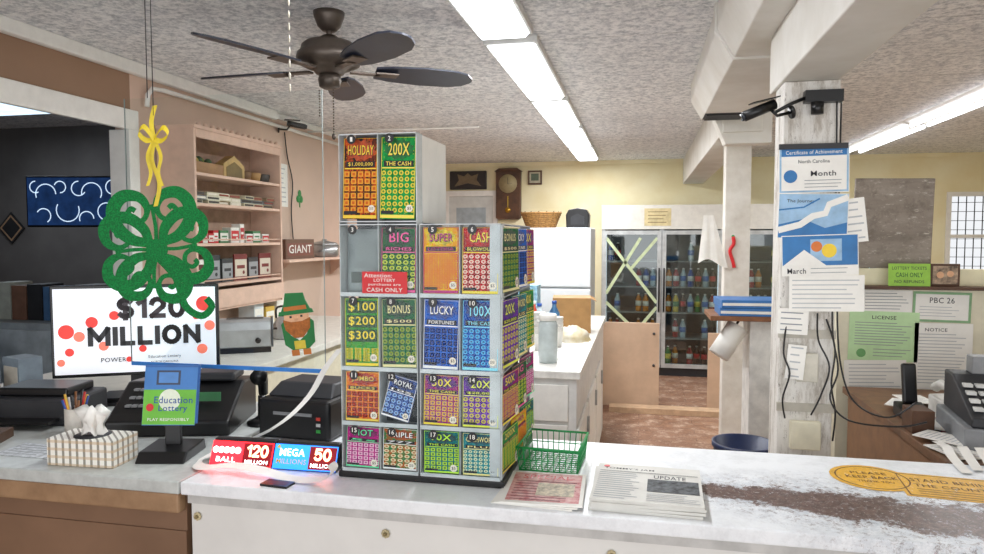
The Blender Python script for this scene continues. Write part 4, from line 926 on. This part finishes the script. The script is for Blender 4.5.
# ============================================================ PAPERS ON COLUMN
CBL=mat('#2f78b8',.5,var=.1); LBL=mat('#9fc4e4',.5,var=.15,scale=12)
def paper(label,w,h,x,z,y,items,ry=0,base=PAPER,name='notice_sheet',rx=0,rz=0):
    return B().flat(w,h,base,items).obj(name,None,(x,y,z),(rx,rad(ry),rz),label,'paper')
paper('white achievement certificate with blue border and seal',.225,.155,.575,1.832,2.585,[('r',-.11,-.075,.11,.075,LBL),('r',-.104,-.069,.104,.062,PAPER),('r',-.104,.048,.104,.074,CBL),('t','Certificate of Achievement',0,.061,.18,.013,WHITE),('t','North Carolina',0,.03,.1,.012,INK),('c',-.075,-.02,.022,CBL),('t','Month',.03,-.012,.08,.018,INK),('L',-.03,.09,-.035,-.058,3,LINE)],-1)
paper('blue illustrated sheet with winding road design',.225,.155,.575,1.675,2.583,[('r',-.11,-.075,.11,.075,LBL),('p',[(-.11,-.075),(.11,-.075),(.11,-.02),(.04,-.04),(-.03,-.01),(-.11,-.03)],CBL),('s',[(-.11,-.05),(-.04,-.03),(.0,-.0),(.04,.01),(.05,.04),(.11,.065)],.022,WHITE),('t','The Journey',-.04,.05,.09,.014,INK),('s',[(-.11,.02),(-.03,.03),(.02,.06)],.005,CBL)],1)
paper('calendar sheet marked March with blue picture',.245,.14,.60,1.541,2.581,[('r',-.12,-.035,.12,.067,CBL),('r',-.03,-.02,.07,.055,LBL),('c',.03,.015,.024,YEL),('c',-.01,.03,.018,mat('#e07a30',.5)),('p',[(-.12,-.035),(-.05,.02),(.02,-.035)],WHITE),('t','March',-.075,-.053,.06,.018,INK),('L',-.03,.11,-.045,-.06,2,LINE)],-2)
paper('white calendar page with ruled lines',.24,.125,.625,1.41,2.584,[('L',-.11,.11,.045,-.05,7,LLINE)],-1)
paper('small white card taped on the post',.1,.09,.52,1.31,2.588,[('L',-.04,.04,.03,-.03,4,LINE)],2)
paper('white slip tucked beside the calendar',.07,.15,.71,1.66,2.586,[('L',-.03,.03,.06,-.06,6,LLINE)],-7)
paper('narrow white slip taped low on the post',.06,.12,.53,1.17,2.575,[('L',-.02,.02,.05,-.05,5,LLINE)],5)
B().box(.46,.68,2.575,2.5835,1.903,1.921,DKGREY).obj('paper_clamp_rail',label='dark clamp rail holding sheets on the post',cat='clip rail')
cbs=[[(.645,2.597,2.1),(.652,2.597,1.6),(.648,2.59,1.3),(.665,2.57,1.15),(.64,2.56,1.05),(.70,2.55,.98),(.84,2.52,.975),(.92,2.5,1.0)],
 [(.50,2.592,1.3),(.49,2.575,1.2),(.51,2.57,1.13),(.49,2.575,1.04),(.5,2.58,.97)],
 [(.6,2.592,1.34),(.6,2.57,1.25),(.635,2.56,1.16),(.61,2.56,1.06),(.58,2.56,.99)],
 [(.668,2.63,2.1),(.668,2.63,1.7),(.672,2.62,1.3),(.69,2.6,1.12),(.73,2.57,1.03),(.82,2.54,1.0),(.9,2.53,1.06)],
 [(.63,2.597,1.32),(.655,2.575,1.22),(.645,2.57,1.1),(.66,2.57,1.0),(.655,2.575,.9)]]
for i,c in enumerate(cbs): B().tube(smooth(c,6),.003,BLACK,6).obj('power_cable',None,label='thin black power cable draped down the post',cat='cable',group='cables on the post')
t=thing('camera_bracket','black metal mounting arm at the top of the post','bracket',(.60,2.6,2.08))
B().box(-.06,.06,-.03,.009,-.02,.02,BLACK).cyl((-.02,-.02,-.02),(-.02,-.02,-.06),.02,BLACK).tube([(-.155,-.03,-.05),(-.1,-.015,-.02),(-.05,-.012,0)],.006,BLACK,8).obj('arm',t)

# ============================================================ PARTITION WITH PAPERS
t=thing('partition_board','cream painted half-height partition with ledge','partition',(1.5,3.5,0))
B().box(-.61,.8,-.04,.04,0,1.37,mat('#e6e0c8',.6,var=.05)).obj('panel',t)
B().box(-.61,.8,-.0,.04,1.3705,1.46,mat('#efe7c4',.6,var=.05)).obj('back_rail',t); B().box(-.61,.8,-.09,-.001,1.3705,1.385,WD).obj('ledge',t)
GP=mat('#c5e6b2',.6,var=.05)
PL=[('white printed notice sheet',.21,.10,1.09,1.315,0,PAPER,[('L',-.09,.09,.035,-.035,6,LINE)]),
 ('pale green certificate sheet with seal',.29,.225,1.08,1.155,1,GP,[('t','LICENSE',0,.085,.1,.016,INK),('L',-.12,.12,.06,-.04,9,LINE),('c',-.09,-.08,.02,mat('#6fa86a',.6)),('L',-.04,.12,-.06,-.09,3,LINE)]),
 ('white notice with typed lines',.26,.14,1.05,.975,-2,PAPER,[('L',-.11,.11,.05,-.05,7,LLINE)]),
 ('white certificate with green border and bold code',.235,.135,1.315,1.292,1,mat('#8fb88a',.6),[('r',-.107,-.057,.107,.057,PAPER),('t','PBC 26',.0,.03,.1,.025,INK),('L',-.09,.09,.0,-.04,4,LLINE)]),
 ('tall white notice with typed lines',.235,.30,1.325,1.07,0,PAPER,[('t','NOTICE',-.03,.12,.09,.015,INK),('L',-.1,.1,.1,-.12,16,LLINE)]),
 ('white notice pinned on partition',.22,.28,1.60,1.2,-1,PAPER,[('L',-.1,.1,.1,-.12,12,LLINE)])]
for i,(lb,w,h,x,z,ry,bm,it) in enumerate(PL): paper(lb,w,h,x,z,3.456-.001*(i%3),it,ry,bm)
def m_steel():
    m,nt,bs=newmat('stained_steel'); v=tcoord(nt); mp=nt.nodes.new('ShaderNodeMapping'); mp.inputs['Scale'].default_value=(1.2,1,5); nt.links.new(v,mp.inputs[0])
    mp2=nt.nodes.new('ShaderNodeMapping'); mp2.inputs['Scale'].default_value=(3,1,9); nt.links.new(v,mp2.inputs[0])
    c=mixc(nt,ramp(nt,noise(nt,mp.outputs[0],2,3),.3,.7),lin('#756a60'),lin('#a59a8e')); c=mixc(nt,ramp(nt,noise(nt,mp2.outputs[0],6,8,.8),.56,.66),c,lin('#d0c8bc')); c=mixc(nt,mth(nt,'MULTIPLY',ramp(nt,noise(nt,v,9,6,.8),.5,.65),.5),c,lin('#5c4f45'))
    nt.links.new(c,bs.inputs['Base Color']); bs.inputs['Metallic'].default_value=.35; bs.inputs['Roughness'].default_value=.55; return m
B().box(-.165,.165,-.01,.01,0,.41,m_steel()).obj('metal_panel',None,(1.12,3.52,1.461),(0,rad(1),0),'stained grey-brown steel panel standing on the partition','metal panel',bevel=.004)
B().flat(.17,.1,mat('#9ccf4a',.5,var=.1),[('t','LOTTERY TICKETS',0,.03,.14,.014,INK),('t','CASH ONLY',0,.0,.11,.02,mat('#1d5a2a',.5)),('t','NO REFUNDS',0,-.03,.12,.013,INK)]).obj('green_notice',None,(1.17,3.43,1.436),(rad(-4),0,0),'bright green printed lottery notice on the ledge','sign')
t=thing('photo_frame','small wooden photo frame leaning on the ledge','picture frame',(1.325,3.46,1.3855))
B().box(-.06,.06,0,.012,0,.1,WD).obj('frame',t,bevel=.003); B().flat(.1,.08,mat('#b59a80',.5,var=.5,scale=30),[('c',-.02,0,.015,SK),('c',.02,.005,.014,SK)],.001,Matrix.Translation((0,-.0012,.05))).obj('photo',t)
# ============================================================ DESK RIGHT
t=thing('office_desk','dark wooden desk beside the partition','desk',(1.5,2.8,0))
B().box(-.6,.75,-.5,.6,.90,.93,mat('#7d5a3f',.5,var=.2)).obj('desktop',t,bevel=.003)
for x in (-.58,.7): B().box(x,x+.03,-.48,.58,0,.8995,mat('#8a6547',.5)).obj('side_panel',t)
def m_floral():
    m,nt,bs=newmat('floral_cloth'); v=tcoord(nt)
    c=mixc(nt,ramp(nt,noise(nt,v,55,2),.55,.58),lin('#ece9e2'),lin('#6a6f86')); c=mixc(nt,ramp(nt,noise(nt,v,40,2),.6,.63),c,lin('#a84858')); nt.links.new(c,bs.inputs['Base Color']); bs.inputs['Roughness'].default_value=.8; return m
FL=m_floral()
b=B().box(1.02,1.9,2.29,3.0,.9305,.934,FL).box(1.02,1.9,2.286,2.2895,.66,.934,FL); b.obj('table_cloth',None,label='floral patterned cloth draped over the desk',cat='tablecloth')
t=thing('cash_register','large boxy grey and black cash register with keypad','cash register',(1.22,2.56,.9345),(0,0,rad(-8)))
B().box(-.2,.2,-.17,.19,0,.07,mat('#85878a',.5)).obj('drawer',t,bevel=.006)
B().box(-.03,.03,-.176,-.1705,.03,.045,BLACK).obj('drawer_lock',t)
B().prismx([(-.16,.0705),(.18,.0705),(.18,.2),(.08,.2),(-.16,.1)],-.18,.19,DKGREY).obj('body',t,bevel=.006)
b=B()
for i in range(9):
    for j in range(4):
        x=-.165+i*.036; y=-.13+j*.042; z=.118+.417*(y+.13)
        b.box(x,x+.026,y,y+.028,z,z+.01,mat(['#d8d8d4','#c8c8c4','#c84a3a','#5a86b8'][(i*3+j)%4 if i>6 else 0],.5))
b.obj('keypad',t)
B().box(-.12,.12,.09,.16,.2,.26,GREY).obj('display',t,bevel=.004)
t=thing('desk_phone','black cordless phone in a charging base','phone',(1.0,2.86,.9305))
B().prismx([(-.06,0),(.05,0),(.05,.05),(-.06,.025)],-.05,.05,BLACK).obj('charging_base',t,bevel=.006)
B().box(-.025,.025,.0,.025,.05,.2,BLACK,Matrix.Rotation(rad(-12),4,'X')).obj('handset',t,bevel=.008)
t=thing('desk_phone','pale corded telephone on the desk','phone',(1.2,2.9,.9345),(0,0,.3))
B().prismx([(-.09,0),(.09,0),(.09,.07),(-.09,.035)],-.09,.09,mat('#e4e2dc',.5)).obj('phone_base',t,bevel=.008)
B().tube([(-.06,-.09,.07),(-.06,-.06,.095),(-.06,.06,.11),(-.06,.09,.09)],.018,mat('#d5d3cc',.5),10).obj('handset',t)
for i in range(3):
    p=smooth([(1.0+.045*i,2.45-.05*i,.95),(.985+.045*i,2.34,.965),(.975+.045*i,2.28,.957),(.965+.04*i,2.2,.9525),(.955+.04*i,2.12+.03*i,.9525)])
    b=B(); b.strip(p,(.03,.004,.0),PAPER); b.obj('receipt_strip',None,(-.07,0,.002+.001*i),label='white receipt strip trailing off the desk',cat='receipt paper',group='receipts on desk')
for i,(x,y,r) in enumerate(((.97,2.40,.3),(1.05,2.72,-.2),(1.1,3.12,.1),(.98,2.52,.8),(1.02,3.0,-.5))):
    B().flat(.11,.15,PAPER,[('L',-.045,.045,.055,-.055,8,LLINE)],.003).obj('paper_sheet',None,(x,y,.9378+.0035*i),(-pi/2,0,r),'white paper sheet lying on the desk','paper','sheets on desk')
t=thing('wooden_block_organizer','small brown wooden organizer on desk','organizer',(.95,2.66,.9305))
B().box(-.035,.035,-.05,.05,0,.08,WD).obj('body',t,bevel=.003)

# ============================================================ LIGHTS, WORLD, CAMERA
w=bpy.data.worlds.new('w'); scn.world=w; w.use_nodes=True
bg=w.node_tree.nodes['Background']; bg.inputs[0].default_value=(.95,.97,1,1); bg.inputs[1].default_value=.9
def area(name,loc,rot,sx,sy,e,c=(1,1,1)):
    l=bpy.data.lights.new(name,'AREA'); l.shape='RECTANGLE'; l.size=sx; l.size_y=sy; l.energy=e; l.color=c
    o=bpy.data.objects.new(name,l); COL.objects.link(o); o.location=loc; o.rotation_euler=rot; return o
area('storefront_daylight',(0,-1.8,1.2),(rad(103),0,0),6,2.0,76,(.96,.98,1))
for y,e in ((2.3,17),(4.1,24),(5.5,24),(6.8,22),(8.0,20)): area('fluorescent_glow',(-.635,y,2.515),(0,0,0),.2,1.1,e,(.97,.985,1))
for y in (4,5.6,7.4): area('fluorescent_glow',(2.25,y,2.5),(0,0,0),.12,1.4,14,(.97,.985,1))
area('side_room_glow',(-4.6,4.3,2.5),(0,0,0),1.0,.3,10,(.85,.92,1))
cam=bpy.data.cameras.new('camera'); co=bpy.data.objects.new('camera',cam); COL.objects.link(co)
co.location=(0,0,1.6); co.rotation_euler=(rad(90-3.19),0,rad(12)); cam.sensor_width=36; cam.lens=36*700/984; cam.clip_start=.05
scn.camera=co
scn.view_settings.view_transform='Standard'
scn.view_settings.exposure=.08
